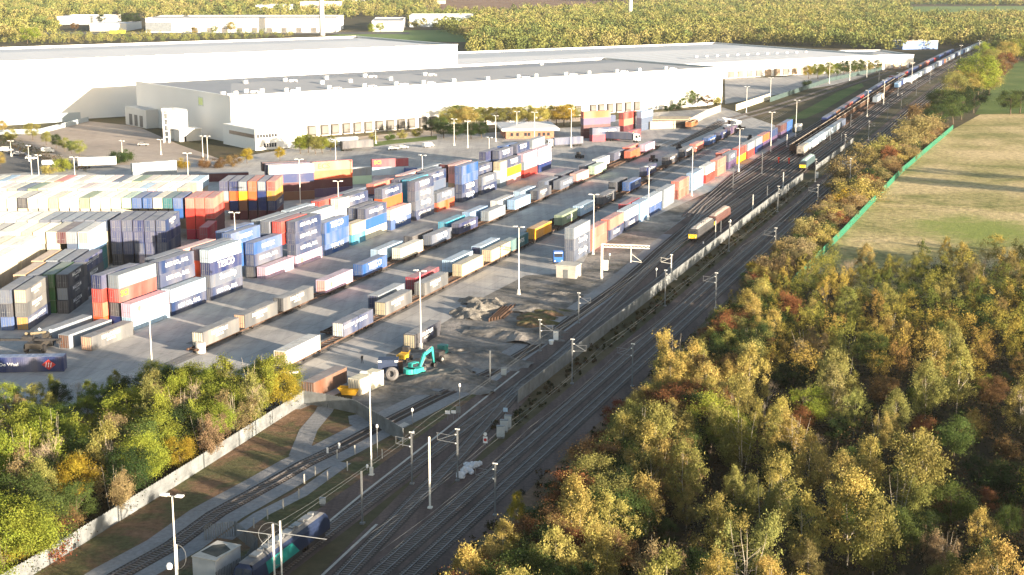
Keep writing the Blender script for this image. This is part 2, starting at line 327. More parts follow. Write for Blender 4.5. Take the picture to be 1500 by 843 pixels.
def hall(name,label,O,a,L,D,H,wall=CLW,roofm=ROOFG,rise=2.0,cat='warehouse',group=None,trim=CLW,hip=True,lights=0):
    """long shed: O front-left corner on the ground, a the direction of its front wall"""
    ang=math.atan2(a[1],a[0]); r=thing(name,label,cat,(O[0],O[1],0),ang,group)
    mb=MB(); mb.quad((0,0,0),(L,0,0),(L,0,H),(0,0,H)); mb.quad((L,0,0),(L,D,0),(L,D,H),(L,0,H)); mb.quad((L,D,0),(0,D,0),(0,D,H),(L,D,H)); mb.quad((0,D,0),(0,0,0),(0,0,H),(0,D,H))
    mb.build('wall',wall,r)
    e=0.6; mb=MB(); zr=H-0.8; hr=zr+rise; x0,x1=(e+ (D*0.25 if hip else 0)),(L-e-(D*0.25 if hip else 0))
    mb.quad((e,e,zr),(L-e,e,zr),(x1,D/2,hr),(x0,D/2,hr)); mb.quad((L-e,D-e,zr),(e,D-e,zr),(x0,D/2,hr),(x1,D/2,hr))
    mb.poly([(e,D-e,zr),(e,e,zr),(x0,D/2,hr)]); mb.poly([(L-e,e,zr),(L-e,D-e,zr),(x1,D/2,hr)])
    if lights:
        mb.mat(1); k=0; x=x0+6
        while x<x1-6:
            for y0,y1,f0,f1 in ((D*0.12,D*0.40,0.24,0.8),(D*0.60,D*0.88,0.8,0.24)):
                za=zr+rise*(y0 if y0<D/2 else D-y0)/(D/2)+0.06; zb=zr+rise*(y1 if y1<D/2 else D-y1)/(D/2)+0.06
                mb.quad((x,y0,za),(x+1.6,y0,za),(x+1.6,y1,zb),(x,y1,zb))
            x+=lights
    mb.build('roof',[roofm,plain('rooflight',(0.62,0.66,0.68),0.4,0,0.1,0.3)],r)
    mb=MB()
    mb.box(-0.25,L+0.25,-0.25,0.6,H,H+0.35); mb.box(-0.25,L+0.25,D-0.6,D+0.25,H,H+0.35); mb.box(-0.25,0.6,0.603,D-0.603,H,H+0.34); mb.box(L-0.6,L+0.25,0.603,D-0.603,H,H+0.34)
    mb.build('parapet',trim,r)
    return r
def wall_x(O,a,x,z=0):
    k=(x-750)/FPX; return (k*(O[1]*CT-(z-CAMH)*SN)-O[0])/(a[0]-k*a[1]*CT)
def unit(dx,dy): q=math.hypot(dx,dy); return (dx/q,dy/q)
# near distribution warehouse
Oa=(-118.4,625.0); aa=unit(231.5,175.0)
wh=hall('warehouse','long white warehouse with grey roof and loading docks beside the container yard',Oa,aa,290,98,19.6,rise=2.2)
for i,xp in enumerate([456,475,490,507,523,539,555,571,587,602,619,634,649,736,751,765,778,792,806,819,832,846,868,880,893,906,919,932]):
    d=wall_x(Oa,aa,xp,2); mb=MB(); mb.box(d-1.9,d+1.9,-0.9,-0.03,0.6,5.0); mb.mat(1); mb.box(d-1.5,d+1.5,-0.97,-0.9,1.2,4.4); mb.mat(2); mb.box(d-2.0,d+2.0,-1.3,-0.03,0.1,0.6)
    mb.build('dock_door',[plain('dock_shelter',(0.07,0.065,0.06),0.8,0,0.3,1),DOOR,CONC],wh)
for i,(xp,f) in enumerate([(345,.12),(363,.12),(385,.16),(405,.14),(438,.12),(455,.12),(501,.12),(520,.3),(553,.12),(562,.3),(600,.12),(622,.3),(640,.12),(685,.12),(690,.4),(735,.12),(780,.12),(806,.12),(850,.12),(884,.12),(925,.12),(958,.12),(997,.12),(430,.46),(490,.46),(552,.46),(610,.46),(915,.7)]):
    d=wall_x(Oa,aa,xp,20); y=f*98; z=18.8+2.2*min(f,1-f)*2-0.1; mb=MB()
    mb.box(d-0.9,d+0.9,y-0.9,y+0.9,z,z+1.5)
    if i%2==0: mb.box(d+1.0,d+4.4,y-2.6,y-1.6,z,z+0.8); mb.box(d+3.4,d+4.2,y-4.4,y-2.65,z,z+0.7)
    mb.build('roof_unit',WHITE,wh)
mb=MB(); mb.box(-0.09,-0.02,26,31,13.5,17.5); mb.mat(1); mb.box(-0.12,-0.09,26.5,30.5,14.0,17.0); mb.build('wall_sign',[plain('sign_grey',(0.5,0.55,0.5),0.5),plain('sign_green',(0.55,0.66,0.25),0.5,0,0.08,1)],wh)
mb=MB(); mb.box(-6,-0.05,74,98,0,8.5); mb.mat(1); 
for y in (78,84,90): mb.box(-6.12,-6.0,y,y+3.4,0.3,5.4)
mb.build('side_annexe',[CLG,plain('shutter',(0.10,0.105,0.11),0.6)],wh)
mb=MB(); mb.box(-4,14,-29,-0.05,0,8.6); mb.mat(1); mb.box(-4.12,-4.0,-28,-6,4.9,6.4); mb.mat(2)
mb.build('office_block',[CLW,plain('brown_glazing',(0.16,0.12,0.10),0.3)],wh)
for k in range(7):
    mb=MB(); mb.box(-3.2+k*1.35,-2.2+k*1.35,-29.1,-29.0,5.0,6.4); mb.build('window',GLASS,wh)
for k in range(5):
    mb=MB(); mb.box(-0.2+k*1.2,0.7+k*1.2,-29.1,-29.0,1.0,2.6); mb.build('window',GLASS,wh)
d=wall_x(Oa,aa,672,5); mb=MB(); mb.box(d,d+34,-7,-0.05,0,9.5); mb.build('office_block',CLW,wh)
for k in (3,6.5,12,15,18,23,26,30): mb=MB(); mb.box(d+k,d+k+2.2,-7.1,-7.0,6,7.5); mb.build('window',GLASS,wh)
# tall warehouse behind
ab=unit(209.4,146.0); Ob=(-240.3-ab[0]*180,701.8-ab[1]*180)
wb=hall('warehouse','tallest white warehouse, standing behind the near one at the left',Ob,ab,180+255.3,117,29,roofm=ROOFW,rise=1.6)
for i in range(18):
    mb=MB(); x=150+i*15.5; mb.box(x,x+2.4,6,7,28.3,29.2); mb.box(x+2.5,x+3.4,6,9.5,28.3,28.8); mb.build('roof_unit',plain('unit_grey',(0.4,0.4,0.4),0.6),wb)
mb=MB(); mb.box(125,214,-8,-7.9,0,4.2); mb.build('boundary_screen',BLUEG,wb)
# far right warehouse
p=G(1062,115.5); q=G(1150,110.8); ac=unit(q[0]-p[0],q[1]-p[1]); dl=wall_x(p,ac,655,0); Oc=(p[0]+ac[0]*dl,p[1]+ac[1]*dl); Lc=wall_x(Oc,ac,1300,0)
wc=hall('warehouse','low far warehouse with ribbed white roof, nearest the bend of the railway',Oc,ac,Lc,190,10.5,roofm=ROOFW,rise=3.0,lights=11)
x=wall_x(Oc,ac,1063,0)
for i in range(22):
    mb=MB(); mb.box(x+2+i*8,x+7+i*8,-0.6,-0.03,0.3,4.6); mb.build('dock_door',[plain('tan_panel',(0.32,0.24,0.17),0.7,0,0.4,0.2)] if i%3 else DOOR,wc)
for i in range(12):
    mb=MB(); mb.box(Lc-150+i*9,Lc-148+i*9,30,32,12.3,13.2); mb.build('roof_unit',WHITE,wc)
# name on the dark gable that shows between the sheds
p=G(1303,88); mb=MB()
o=hall('warehouse','small white gabled shed at the right end of the far warehouse',G(1272,100),(1,0.15),34,60,9,rise=1.5)
# gatehouse / cabin with overhanging white roof
Oc2=G(741,204); a2=unit(*(np.array(G(812,203))-np.array(G(741,204))))
r=thing('office_building','single-storey brick yard office under an overhanging white roof','office',(Oc2[0],Oc2[1],0),math.atan2(a2[1],a2[0]))
mb=MB(); mb.box(0,21,0,22,0,3.6); mb.build('wall',BRICK,r)
mb=MB(); mb.box(-2,23,-2.5,25,3.7,4.7); mb.mat(1); mb.poly([(-1.8,-2.3,4.72),(22.8,-2.3,4.72),(10.5,11,6.0)]); mb.poly([(22.8,-2.3,4.72),(22.8,24.8,4.72),(10.5,11,6.0)]); mb.poly([(22.8,24.8,4.72),(-1.8,24.8,4.72),(10.5,11,6.0)]); mb.poly([(-1.8,24.8,4.72),(-1.8,-2.3,4.72),(10.5,11,6.0)])
mb.build('roof',[WHITE,ROOFW],r)
for k in (2,4.5,8,9.5,14,16,18): mb=MB(); mb.box(k,k+1.2,-0.06,0,1.2,2.6); mb.build('window',GLASS,r)
# storage tank, small block and mast beside the near warehouse
c=G(258,204); r=thing('storage_tank','pale cylindrical storage tank at the left end of the near warehouse','tank',(*c,0))
MB().lathe([(5.3,0),(5.3,12.5),(5.0,12.7),(0.5,13.6)],28).build('tank_shell',CLG,r,smooth=False); mb=MB()
for z in (0.4,4.2,8.2,12.3): mb.lathe([(5.36,z),(5.42,z+0.1),(5.36,z+0.25)],28)
mb.build('band',STEEL,r)
c=G(262,208); r=thing('pump_house','low white pump house in front of the storage tank','building',(*c,0),math.atan2(aa[1],aa[0]))
MB().box(0,10,-1,5,0,5).build('wall',CLG,r); MB().box(-0.3,10.3,-1.3,5.3,5.003,5.25).build('roof',WHITE,r); MB().box(2,3,-1.08,-1,0,2.2).build('door',GLASS,r)
c=G(240,210); r=thing('lattice_tower','slim white stair tower beside the storage tank','tower',(*c,0)); mb=MB()
for x in (0,2.2):
    for y in (0,2.2): mb.tube((x,y,0),(x,y,13.5),0.12)
for z in (2.5,5,7.5,10,12.5): mb.box(-0.1,2.3,-0.1,2.3,z,z+0.15)
mb.build('frame',WHITE,r); MB().box(-0.2,3.4,-0.2,2.4,13.5,14.6).build('top_box',WHITE,r)
# small concrete hut by the gravel
c=G(829,408); r=thing('concrete_hut','small flat-roofed concrete hut below the triple stack of grey containers','hut',(*c,0),-YAW)
MB().box(-2.5,2.5,0,4.6,0,3.0).build('wall',CONC,r); MB().box(-2.7,2.7,-0.2,4.8,3.003,3.2).build('roof',CONC,r); MB().box(-0.6,0.5,-0.06,0,0,2.1).build('door',STEEL,r)
# relay room bottom left
c=G(300,856); r=thing('relay_room','white flat-topped relay room inside a palisade pen by the near siding','hut',(*c,0),-R(24))
MB().box(-1.7,1.7,0.0,5.4,0,3.3).build('wall',plain('relay_white',(0.40,0.43,0.46),0.6,0,0.15,0.5),r); mb=MB(); mb.box(-1.8,1.8,-0.1,5.5,3.303,3.42); mb.mat(1); mb.poly([(-1.5,1.5,3.43),(1.3,0.9,3.43),(1.5,3.6,3.43),(-0.3,4.9,3.43),(-1.4,3.9,3.43)])
mb.build('roof',[CONC,plain('roof_moss',(0.06,0.065,0.06),0.95,0,0.4,1)],r)
# distant trading estate
est=[('white long far factory with grey roof beyond the tall warehouse',(214,48),(1,0.02),205,90,15,CLW,ROOFG),
 ('dark-roofed far factory joined right of the long white one',(545,46.5),(1,0.05),34,110,11,CLG,ROOFG),
 ('pale far warehouse rightmost on the trading estate, in front of the ploughed field',(600,40),(1,0.02),74,60,13,BLUEG,ROOFW),
 ('low white far shed behind trees at the top left, by the yellow trailer',(132,46),(1,0.0),40,70,8,CLW,ROOFW),
 ('leftmost low white far shed at the top left',(84,36),(1,0.0),60,70,9,CLW,ROOFW),
 ('cream far block behind the roof of the long factory',(440,17),(1,0),60,40,14,plain('cream_wall',(0.6,0.5,0.38),0.8),ROOFW),
 ('white far shed left of the turbine tower behind the long factory',(375,18),(1,0),50,60,10,CLW,ROOFW),
 ('low white far shed right of the turbine tower',(500,8),(1,0),50,60,9,CLW,ROOFW)]
for l,pp,a,L,D,H,wm,rm in est:
    h_=hall('factory',l,G(*pp),a,L,D,H,wall=wm,roofm=rm,rise=1.5,cat='factory',hip=False)
    if L>100:
        mb=MB(); mb.box(-0.2,28,-0.3,-0.05,1,11); mb.build('loading_bay',plain('bay_grey',(0.16,0.18,0.2),0.6),h_)
        for k in range(9):
            mb=MB(); mb.box(50+k*16,56+k*16,-0.3,-0.05,0.3,5); mb.build('dock_door',DOOR,h_)
mb=MB(); mb.box(0,17,0,2.5,0,3.6); o=mb.build('trailer',plain('yellow_paint',(0.8,0.62,0.05),0.5),loc=(*G(160,49.5),0)); tag(o,'yellow trailer parked by the far road at the top left','trailer')
# houses on the skyline
hp=[(205,7),(228,7),(252,8),(270,7),(296,8),(318,8),(343,9),(362,8),(640,6)]
for i,(x,y) in enumerate(hp):
    r=thing('house','far brick house, %s from the left of the terrace on the top edge'%ordw(i),'house',(*G(x,y),0),0.1*(i%3-1),'far houses beyond the trading estate')
    MB().box(0,16,0,9,0,6).build('wall',BRICK if i%2 else plain('render%d'%i,(0.5,0.42,0.33),0.8),r)
    mb=MB(); mb.quad((-0.4,-0.4,6),(16.4,-0.4,6),(16.4,4.5,9.5),(-0.4,4.5,9.5)); mb.quad((16.4,9.4,6),(-0.4,9.4,6),(-0.4,4.5,9.5),(16.4,4.5,9.5)); mb.poly([(-0.3,-0.3,6),(-0.3,9.3,6),(-0.3,4.5,9.45)]); mb.poly([(16.3,-0.3,6),(16.3,9.3,6),(16.3,4.5,9.45)])
    mb.build('roof',plain('house_roof%d'%i,(0.25,0.12,0.08),0.9),r)
# wind turbine towers (only the shafts reach into the picture)
for (x,y,l,rr) in ((472,52,'thick white wind turbine tower left of centre behind the tall warehouse',2.9),(923,28,'thin white wind turbine tower rising from the far wood',2.9)):
    c=G(x,y); r=thing('wind_turbine',l,'wind turbine',(*c,0)); MB().tube((0,0,0),(0,0,90),rr,1.6,20).build('tower',WHITE,r,smooth=True)
    MB().box(-1.8,1.8,-5,5,90,93.6).build('nacelle',WHITE,r); MB().tube((0,-7,91.8),(0,-5,91.8),0.6,1.6,12).build('hub',WHITE,r)
    for k in range(3):
        g=R(90+120*k); mb=MB(); d=Vector((math.cos(g),0,math.sin(g))); e=Vector((-d.z,0,d.x)); b0=Vector((0,-6,91.8))
        a0=b0+d*1.5; a1=b0+d*10; a2_=b0+d*42
        pts=[a0-e*0.8,a1-e*1.9,a2_-e*0.2,a2_+e*0.2,a1+e*1.0,a0+e*0.8]
        mb.poly([tuple(p_) for p_ in pts]); mb.poly([tuple(p_+Vector((0,0.35,0))) for p_ in reversed(pts)])
        for i in range(6):
            j=(i+1)%6; A,B=pts[i],pts[j]; mb.quad(tuple(A),tuple(A+Vector((0,0.35,0))),tuple(B+Vector((0,0.35,0))),tuple(B))
        mb.build('blade',WHITE,r)

hd=hall('depot','small blue-walled depot with orange roof by the bend of the railway',G(1322,73),(1,0.25),34,18,7,wall=plain('depot_blue',(0.12,0.2,0.42),0.6),roofm=plain('depot_orange',(0.5,0.22,0.10),0.7),rise=1,cat='depot')
# ------------------------------------------------------------------ containers
C={k:lin(v) for k,v in dict(navy='14275a',blue='244f8c',skyblue='7fa5cc',lightblue='9dbbd4',grey='4a566c',darkgrey='222b3e',slate='22345a',silver='76828f',stone='4c4f54',
 white='d6d6d2',lilac='c9a9c0',pink='d69f98',salmon='c4685a',red='b0302a',crimson='98203a',orange='c4532a',yellow='d89a18',sage='7d9276',green='2c5c34',teal='1f6068',
 turquoise='2f98b8',beige='b4a888',brown='6a4634',maroon='4c2029',black='161d30',cream='d6d0bc',tan='b89a78',paleblue='a9bccb',ochre='a87820',peach='d8a888',mint='a8c4ac',purple='4a3a5c').items()}
_cm={}
def cont_mesh(L,Wd,H,kind):
    key=(L,Wd,H,kind)
    if key in _cm: return _cm[key]
    body=MB(); p=0.05 if kind=='cor' else 0.0
    body.box(-Wd+p,-p,0.06,L-0.06,0.12,H-0.1)                              # inner skin
    if kind=='cor':
        n=int(L/0.42)
        for side,xs in ((0,(-p,0.0)),(1,(-Wd,-Wd+p))):
            for i in range(n):
                y0=0.3+i*(L-0.6)/n; body.box(xs[0],xs[1],y0,y0+(L-0.6)/n*0.5,0.2,H-0.16)
    else:
        for i in range(1,5): body.box(-0.0,0.015,L*i/5-0.03,L*i/5+0.03,0.2,H-0.16)
    for x0,x1 in ((-Wd,-Wd+0.16),(-0.16,0)):
        for y0,y1 in ((0,0.16),(L-0.16,L)): body.box(x0,x1,y0,y1,0,H)
        body.box(x0+0.001,x1-0.001,0.16,L-0.16,0,0.16); body.box(x0+0.001,x1-0.001,0.16,L-0.16,H-0.12,H-0.02)
    body.box(-Wd+0.16,-0.16,L-0.14,L-0.04,0,H-0.02); body.box(-Wd+0.16,-0.16,0.02,0.12,0,0.14); body.box(-Wd+0.16,-0.16,0.02,0.12,H-0.14,H-0.02)
    roof=MB(); roof.box(-Wd+0.10,-0.10,0.10,L-0.10,H-0.055,H-0.012)
    k=int(L/1.2)
    for i in range(k): y=0.5+i*(L-1)/k; roof.box(-Wd+0.2,-0.2,y,y+0.3,H-0.012,H+0.006)
    doors=[]
    for a,b in ((-Wd+0.17,-Wd/2-0.01),(-Wd/2+0.01,-0.17)):
        d=MB(); d.box(a,b,-0.02,0.05,0.15,H-0.15); d.mat(1)
        for f in (0.28,0.72): x=a+(b-a)*f; d.box(x-0.03,x+0.03,-0.07,-0.02,0.1,H-0.1)
        d.box(a+0.15,b-0.15,-0.075,-0.07,1.0,1.08); doors.append(d.mesh('door',[PAINT,STEEL]))
    _cm[key]=(body.mesh('body',PAINT),roof.mesh('roof',ROOFP),doors); return _cm[key]
_tm={}
TEXTS=dict(LESS=[('LESS CO\u2082 RAIL',1.25,0.95)],TES=[('TESCO',2.1,0.8)],SAM=[('Samskip',2.0,0.95)],MAL=[('MALCOLM',1.15,1.35),('LOGISTICS',0.55,0.7)],STO=[('Eddie Stobart',1.2,1.2)],
  ECS=[('ECS',2.3,0.35)],SCI=[('SCI',1.7,0.9)],MSK=[('MAERSK',1.5,0.7)],PAT=[('PATINTER',1.2,1.0)],DBS=[('DB SCHENKER',1.2,0.9)],WAA=[('De Waal',0.9,0.9)],NIPP=[('K LINE',1.4,0.8)],ARC=[('arla',0.7,1.3)],TWO=[('MALCOLM  LOGISTICS',0.95,1.3),('rail',0.5,0.7)],DFDS=[('DFDS',1.5,0.8)])
TPOS=dict(LESS=0.5,TES=0.5,SAM=0.55,MAL=0.45,STO=0.55,ECS=0.28,SCI=0.15,MSK=0.5,PAT=0.5,DBS=0.55,WAA=0.2,NIPP=0.5,ARC=0.5,TWO=0.4,DFDS=0.6)
def text_mesh(code, mat):
    key=(code,mat.name)
    if key in _tm: return _tm[key]
    mb=MB(); first=None; width0=0
    for i,(txt,size,zz) in enumerate(TEXTS[code]):
        cu=bpy.data.curves.new('t','FONT'); cu.body=txt; cu.size=size; cu.align_x='CENTER'; cu.offset=0.012*size if size>0.7 else 0; cu.resolution_u=2
        ob=bpy.data.objects.new('t',cu); COL.objects.link(ob); dg=bpy.context.evaluated_depsgraph_get(); dg.update()
        me=bpy.data.meshes.new_from_object(ob.evaluated_get(dg)); n=len(mb.v)
        for v in me.vertices: mb.v.append((0.0,v.co.x*1.12,v.co.y+zz+0.25))
        for p_ in me.polygons: mb.f.append(tuple(n+k for k in p_.vertices)); mb.m.append(0)
        bpy.data.objects.remove(ob); bpy.data.meshes.remove(me); bpy.data.curves.remove(cu)
    _tm[key]=mb.mesh('lettering',mat); return _tm[key]
TDESC=dict(LESS='long white lettering',TES='bold white letters',SAM='slanted white lettering',MAL='small white words',STO='white script',ECS='big yellow letters',SCI='yellow figures',
  MSK='white capitals',PAT='white capitals',DBS='long white name',WAA='red diamond',NIPP='white letters',ARC='orange disc',TWO='paired white words',DFDS='white letters')
TIER={0:'bottom',1:'second',2:'third',3:'top'}
NCONT=[0]
def container(s,t,z,spec,label,L=13.7,Wd=2.5,H=2.88,kind=None,yaw=None,XY=None,group=None,detail=True,roofc=None,end=None):
    cn,_,tx=spec.partition(':'); c=C[cn]
    if kind is None: kind='flat' if cn in ('white','lilac','lightblue','paleblue','pink') or tx in ('MAL','STO','TWO') else 'cor'
    me=cont_mesh(L,Wd,H,kind); X,Y=XY if XY else W(s,t); NCONT[0]+=1
    nm={'flat':'box_container','cor':'shipping_container'}[kind]
    r=thing(nm,label,'container',(X,Y,z),-(YAW if yaw is None else yaw),group)
    link('body',me[0],r,col=c)
    rc=roofc or tuple(0.45*a+0.55*b for a,b in zip(c,(0.27,0.28,0.30)))
    j=0.85+0.3*random.random(); link('roof',me[1],r,col=tuple(min(.85,a*j) for a in rc))
    ec=C[end] if end else c
    if detail:
        for d in me[2]: link('door',d,r,col=ec)
    if tx:
        mat=YELL if tx in ('ECS','SCI') else LETTER
        o=link('lettering',text_mesh(tx,mat),r); o.location=(0.022,L*TPOS[tx],0.05)
        sc=min(1,L/13.0); o.scale=(1,sc,min(1,H/2.88))
        if tx=='ARC':
            q=L*0.2; k_=MB().tube((0.0,q,1.45),(0.03,q,1.45),0.62,k=14).build('emblem',plain('emblem_orange',(0.75,0.38,0.12),0.5) if 'emblem_orange' not in bpy.data.materials else bpy.data.materials['emblem_orange'],r)
        if tx=='WAA':
            mb=MB(); q=L*0.78; mb.poly([(0.02,q-1.3,1.35),(0.02,q,0.35),(0.02,q+1.3,1.35),(0.02,q,2.35)]); mb.mat(1)
            for k in (-0.45,0,0.45): mb.quad((0.03,q+k-0.18,0.85),(0.03,q+k-0.05,0.85),(0.03,q+k+0.12,1.75),(0.03,q+k-0.01,1.75))
            mb.build('emblem',[plain('emblem_red',(0.5,0.05,0.04),0.5),LETTER],r)
    return r
def words(spec):
    cn,_,tx=spec.partition(':'); cn={'lightblue':'light blue','skyblue':'sky blue','darkgrey':'dark grey','paleblue':'pale blue grey','stone':'stone grey'}.get(cn,cn)
    return cn+' container'+(' with '+TDESC[tx] if tx else '')
def tiername(i,n): return 'only' if n==1 else ('bottom' if i==0 else 'top' if i==n-1 else ORD[i])
def stack(s,t,tiers,where,L=13.7,H=2.88,z0=0.0,**kw):
    n=len(tiers)
    for i,sp in enumerate(tiers):
        if sp is None: continue
        e=None; sp2=sp
        if '/' in sp: sp2,e=sp.split('/')
        jy=random.uniform(-0.12,0.12)
        container(s+jy,t+random.uniform(-0.04,0.04),z0+i*(H+0.02),sp2,'%s, %s %s'%(words(sp2),('alone on' if n==1 else '%s tier,'%tiername(i,n)),where),L=L,H=H,end=e,**kw)
# --- the long block of stacks beside the tracks: (x pixel of near corner on the ground, tiers bottom to top, length)
T0=-178.2
front=[(195,['lightblue','lilac:ARC']),(253,['slate:LESS','lightblue:PAT']),(310,['slate:LESS','grey:SAM','navy:TES','paleblue']),(390.7,['lilac']),(434.7,['lilac:ARC','slate:LESS','slate:LESS','slate:LESS']),
 (477,['blue:TES','blue','blue:TES']),(516,['turquoise','beige']),(536,['cream','blue:SAM','slate:LESS']),(573,['blue:TES','white']),(609,['slate:LESS','grey:SAM','grey:SAM','slate:TES']),
 (641,['orange','grey:SAM']),(677,['slate:TES','slate:TES','blue','blue']),(706,['slate:LESS','grey:TES']),(733,['silver','white','beige']),(743,['pink','yellow:PAT','slate:TES']),
 (768,['red:SCI','silver:MSK','lilac']),(789.5,['navy','lilac','lilac:ARC'])]
ss=[s_of_x(x,T0) for x,_ in front]+[s_of_x(812,T0)]
for i,(x,tr) in enumerate(front):
    L=min(13.7,ss[i+1]-ss[i]-0.35); L=6.1 if L<8 else (12.2 if L<13.3 else 13.7)
    stack(ss[i],T0,tr,'%s stack up the long block, front rank'%ordw(i),L=L)
second=[(175,['navy','black','red:SCI','silver:STO']),(235,[None,None,'slate:LESS','slate:LESS']),(296,[None,'orange','orange','grey']),(372,['darkgrey','slate:LESS','blue:MSK']),(413,[None,None,'red','red']),(455,[None,'grey','silver','silver:SAM']),
 (522,['grey','grey','slate:LESS']),(560,[None,None,'orange','slate:LESS']),(600,[None,'turquoise','turquoise','turquoise']),(628,[None,None,'grey:SAM','slate:LESS']),(667,['beige','beige','pink','pink']),
 (699,[None,None,'slate:LESS']),(731,['grey','brown','slate','slate:TES']),(757,[None,None,'slate','slate:TES']),(780,[None,None,'white','silver'])]
ss=[s_of_x(x,T0-3.1,6) for x,_ in second]+[s_of_x(815,T0-3.1,6)]
for i,(x,tr) in enumerate(second):
    L=min(13.7,ss[i+1]-ss[i]-0.35); L=6.1 if L<8 else (12.2 if L<13.3 else 13.7)
    stack(ss[i],T0-3.1,tr,'%s stack up the long block, second rank'%ordw(i),L=L)
third=[(150,['orange','orange','red','navy:DBS']),(228,[None,None,'grey','grey']),(270,[None,None,'pink','pink']),(340,[None,'blue','blue','blue:MSK']),(395,[None,None,'grey','grey']),(430,[None,None,None,'grey']),(497,[None,'grey','white','white']),
 (508,[None,None,'slate','slate:LESS']),(545,[None,None,'grey']),(585,[None,None,'slate','slate']),(622,[None,None,'pink','grey']),(655,[None,None,'maroon','maroon']),(690,[None,None,'grey']),(712,[None,'slate','slate','navy']),(738,[None,None,'slate','blue'])]
ss=[s_of_x(x,T0-6.2,6) for x,_ in third]+[s_of_x(770,T0-6.2,6)]
for i,(x,tr) in enumerate(third):
    L=min(13.7,ss[i+1]-ss[i]-0.35); L=6.1 if L<8 else (12.2 if L<13.3 else 13.7)
    stack(ss[i],T0-6.2,tr,'%s stack up the long block, third rank'%ordw(i),L=L)
fourth=[(330,[None,None,'grey','blue']),(382,[None,None,'grey','silver']),(425,[None,None,'slate','paleblue']),(468,[None,None,'slate','red']),(505,[None,None,'slate','grey']),(548,[None,None,'slate','salmon']),(590,[None,None,None,'pink']),(622,[None,None,None,'silver']),(655,[None,None,'salmon'])]
for i,(x,tr) in enumerate(fourth): stack(s_of_x(x,T0-9.3,9),T0-9.3,tr,'%s stack up the long block, back rank'%ordw(i))
# three boxes on the ground in front of it
for i,(x,y,cn,e) in enumerate([(135,515,'stone:MAL','peach'),(102,512,'silver','brown'),(74,505,'silver','grey')]):
    s_,t_=ST(*G(x,y)); container(s_,t_,0,cn,['nearest of three grey boxes on the ground, with two small white words','middle one of three grey boxes on the ground near the left wood','leftmost of three grey boxes on the ground near the left wood'][i],L=14.2,end=e,kind='flat')
# --- packed storage block at the left (its rows run straight away from the camera)
def lstack(X,Y,tiers,where,L=13.7,H=2.88,Wd=2.5,yaw=R(1),**kw):
    n=len(tiers)
    for i,sp in enumerate(tiers):
        if sp is None: continue
        e=None; sp2=sp
        if '/' in sp: sp2,e=sp.split('/')
        container(0,0,i*(H+0.02),sp2,'%s, %s %s'%(words(sp2),('alone on' if n==1 else '%s tier,'%tiername(i,n)),where),L=L,H=H,Wd=Wd,end=e,yaw=yaw,XY=(X+random.uniform(-.05,.05),Y+random.uniform(-.15,.15)),**kw)
for X,Y,tr,wh_ in [(-100.6,299.3,['slate:TWO/ochre','stone:MAL','stone:MAL/peach'],'nearest stack at the left edge'),(-103.7,299.0,['blue','darkgrey','grey'],'stack cut by the left edge'),
  (-99.4,314.6,['green','green','green'],'stack just behind the nearest left-edge one'),(-96.5,314.4,['black:MAL','darkgrey:MAL/silver','black:MAL'],'dark stack facing the three grey boxes'),(-102.6,314.4,['grey','grey','grey'],'second stack left of the facing dark one'),
  (-105.7,314.2,['grey','grey','tan'],'third stack left of the facing dark one'),(-97.0,329.6,['black','darkgrey:MAL','navy:TWO'],'stack directly behind the facing dark one'),
  (-100.2,329.8,[None,None,'grey'],'the stack behind the green one'),(-103.4,329.8,[None,None,'silver'],'the second stack to the left behind the green one'),(-106.6,329.6,[None,None,'tan'],'the third stack to the left behind the green one')]:
    lstack(X,Y,tr,wh_,L=14.2)
# row of ends beyond the cream wall
for i,(X,tr) in enumerate([(-101.8,['teal','teal','skyblue','white/peach']),(-104.6,['grey','grey','grey','silver']),(-107.2,[None,None,None,'maroon']),(-109.4,[None,None,'cream','cream'])]):
    lstack(X,350.3,tr,'%s stack from the right beyond the cream wall'%ordw(i),L=14.6)
for i,X in enumerate([-86.9,-89.75,-92.6,-95.45,-98.3]):
    lstack(X,366.8,['black','navy' if i%2 else 'slate','navy','slate:MAL' if i==0 else ('slate' if i%2 else 'navy')],'%s from right of the dark five-wide block'%ordw(i),L=14.4,Wd=2.6)
for i,(X,tr) in enumerate([(-81.9,['maroon','maroon','red','salmon']),(-84.6,['crimson','red','red','salmon']),(-87.3,['crimson','red','red','salmon']),(-90.6,[None,None,'blue','blue']),(-93.4,[None,None,None,'teal']),(-96.1,[None,None,None,'cream']),(-99.0,[None,None,None,'blue']),(-101.9,[None,None,None,'blue']),(-104.7,[None,None,None,'mint'])]):
    lstack(X,402.5,tr,'%s stack from the right in the red-ended row'%ordw(i),L=13.0)
lstack(-81.0,389.0,['crimson','crimson'],'the low stack in front of the red boxes',L=11)
for i,(X,tr) in enumerate([(-70.0,['maroon','navy:DFDS','ochre','salmon/red']),(-72.8,['maroon','navy','navy/silver','navy/silver']),(-75.6,['maroon','navy','orange','orange']),(-78.4,['maroon','brown','yellow','grey/silver']),(-81.2,['maroon','navy','orange','navy']),(-84.0,[None,'salmon','silver','navy'])]):
    lstack(X,434.2,tr,'%s stack from the right of the six-wide block'%ordw(i),L=13.4)
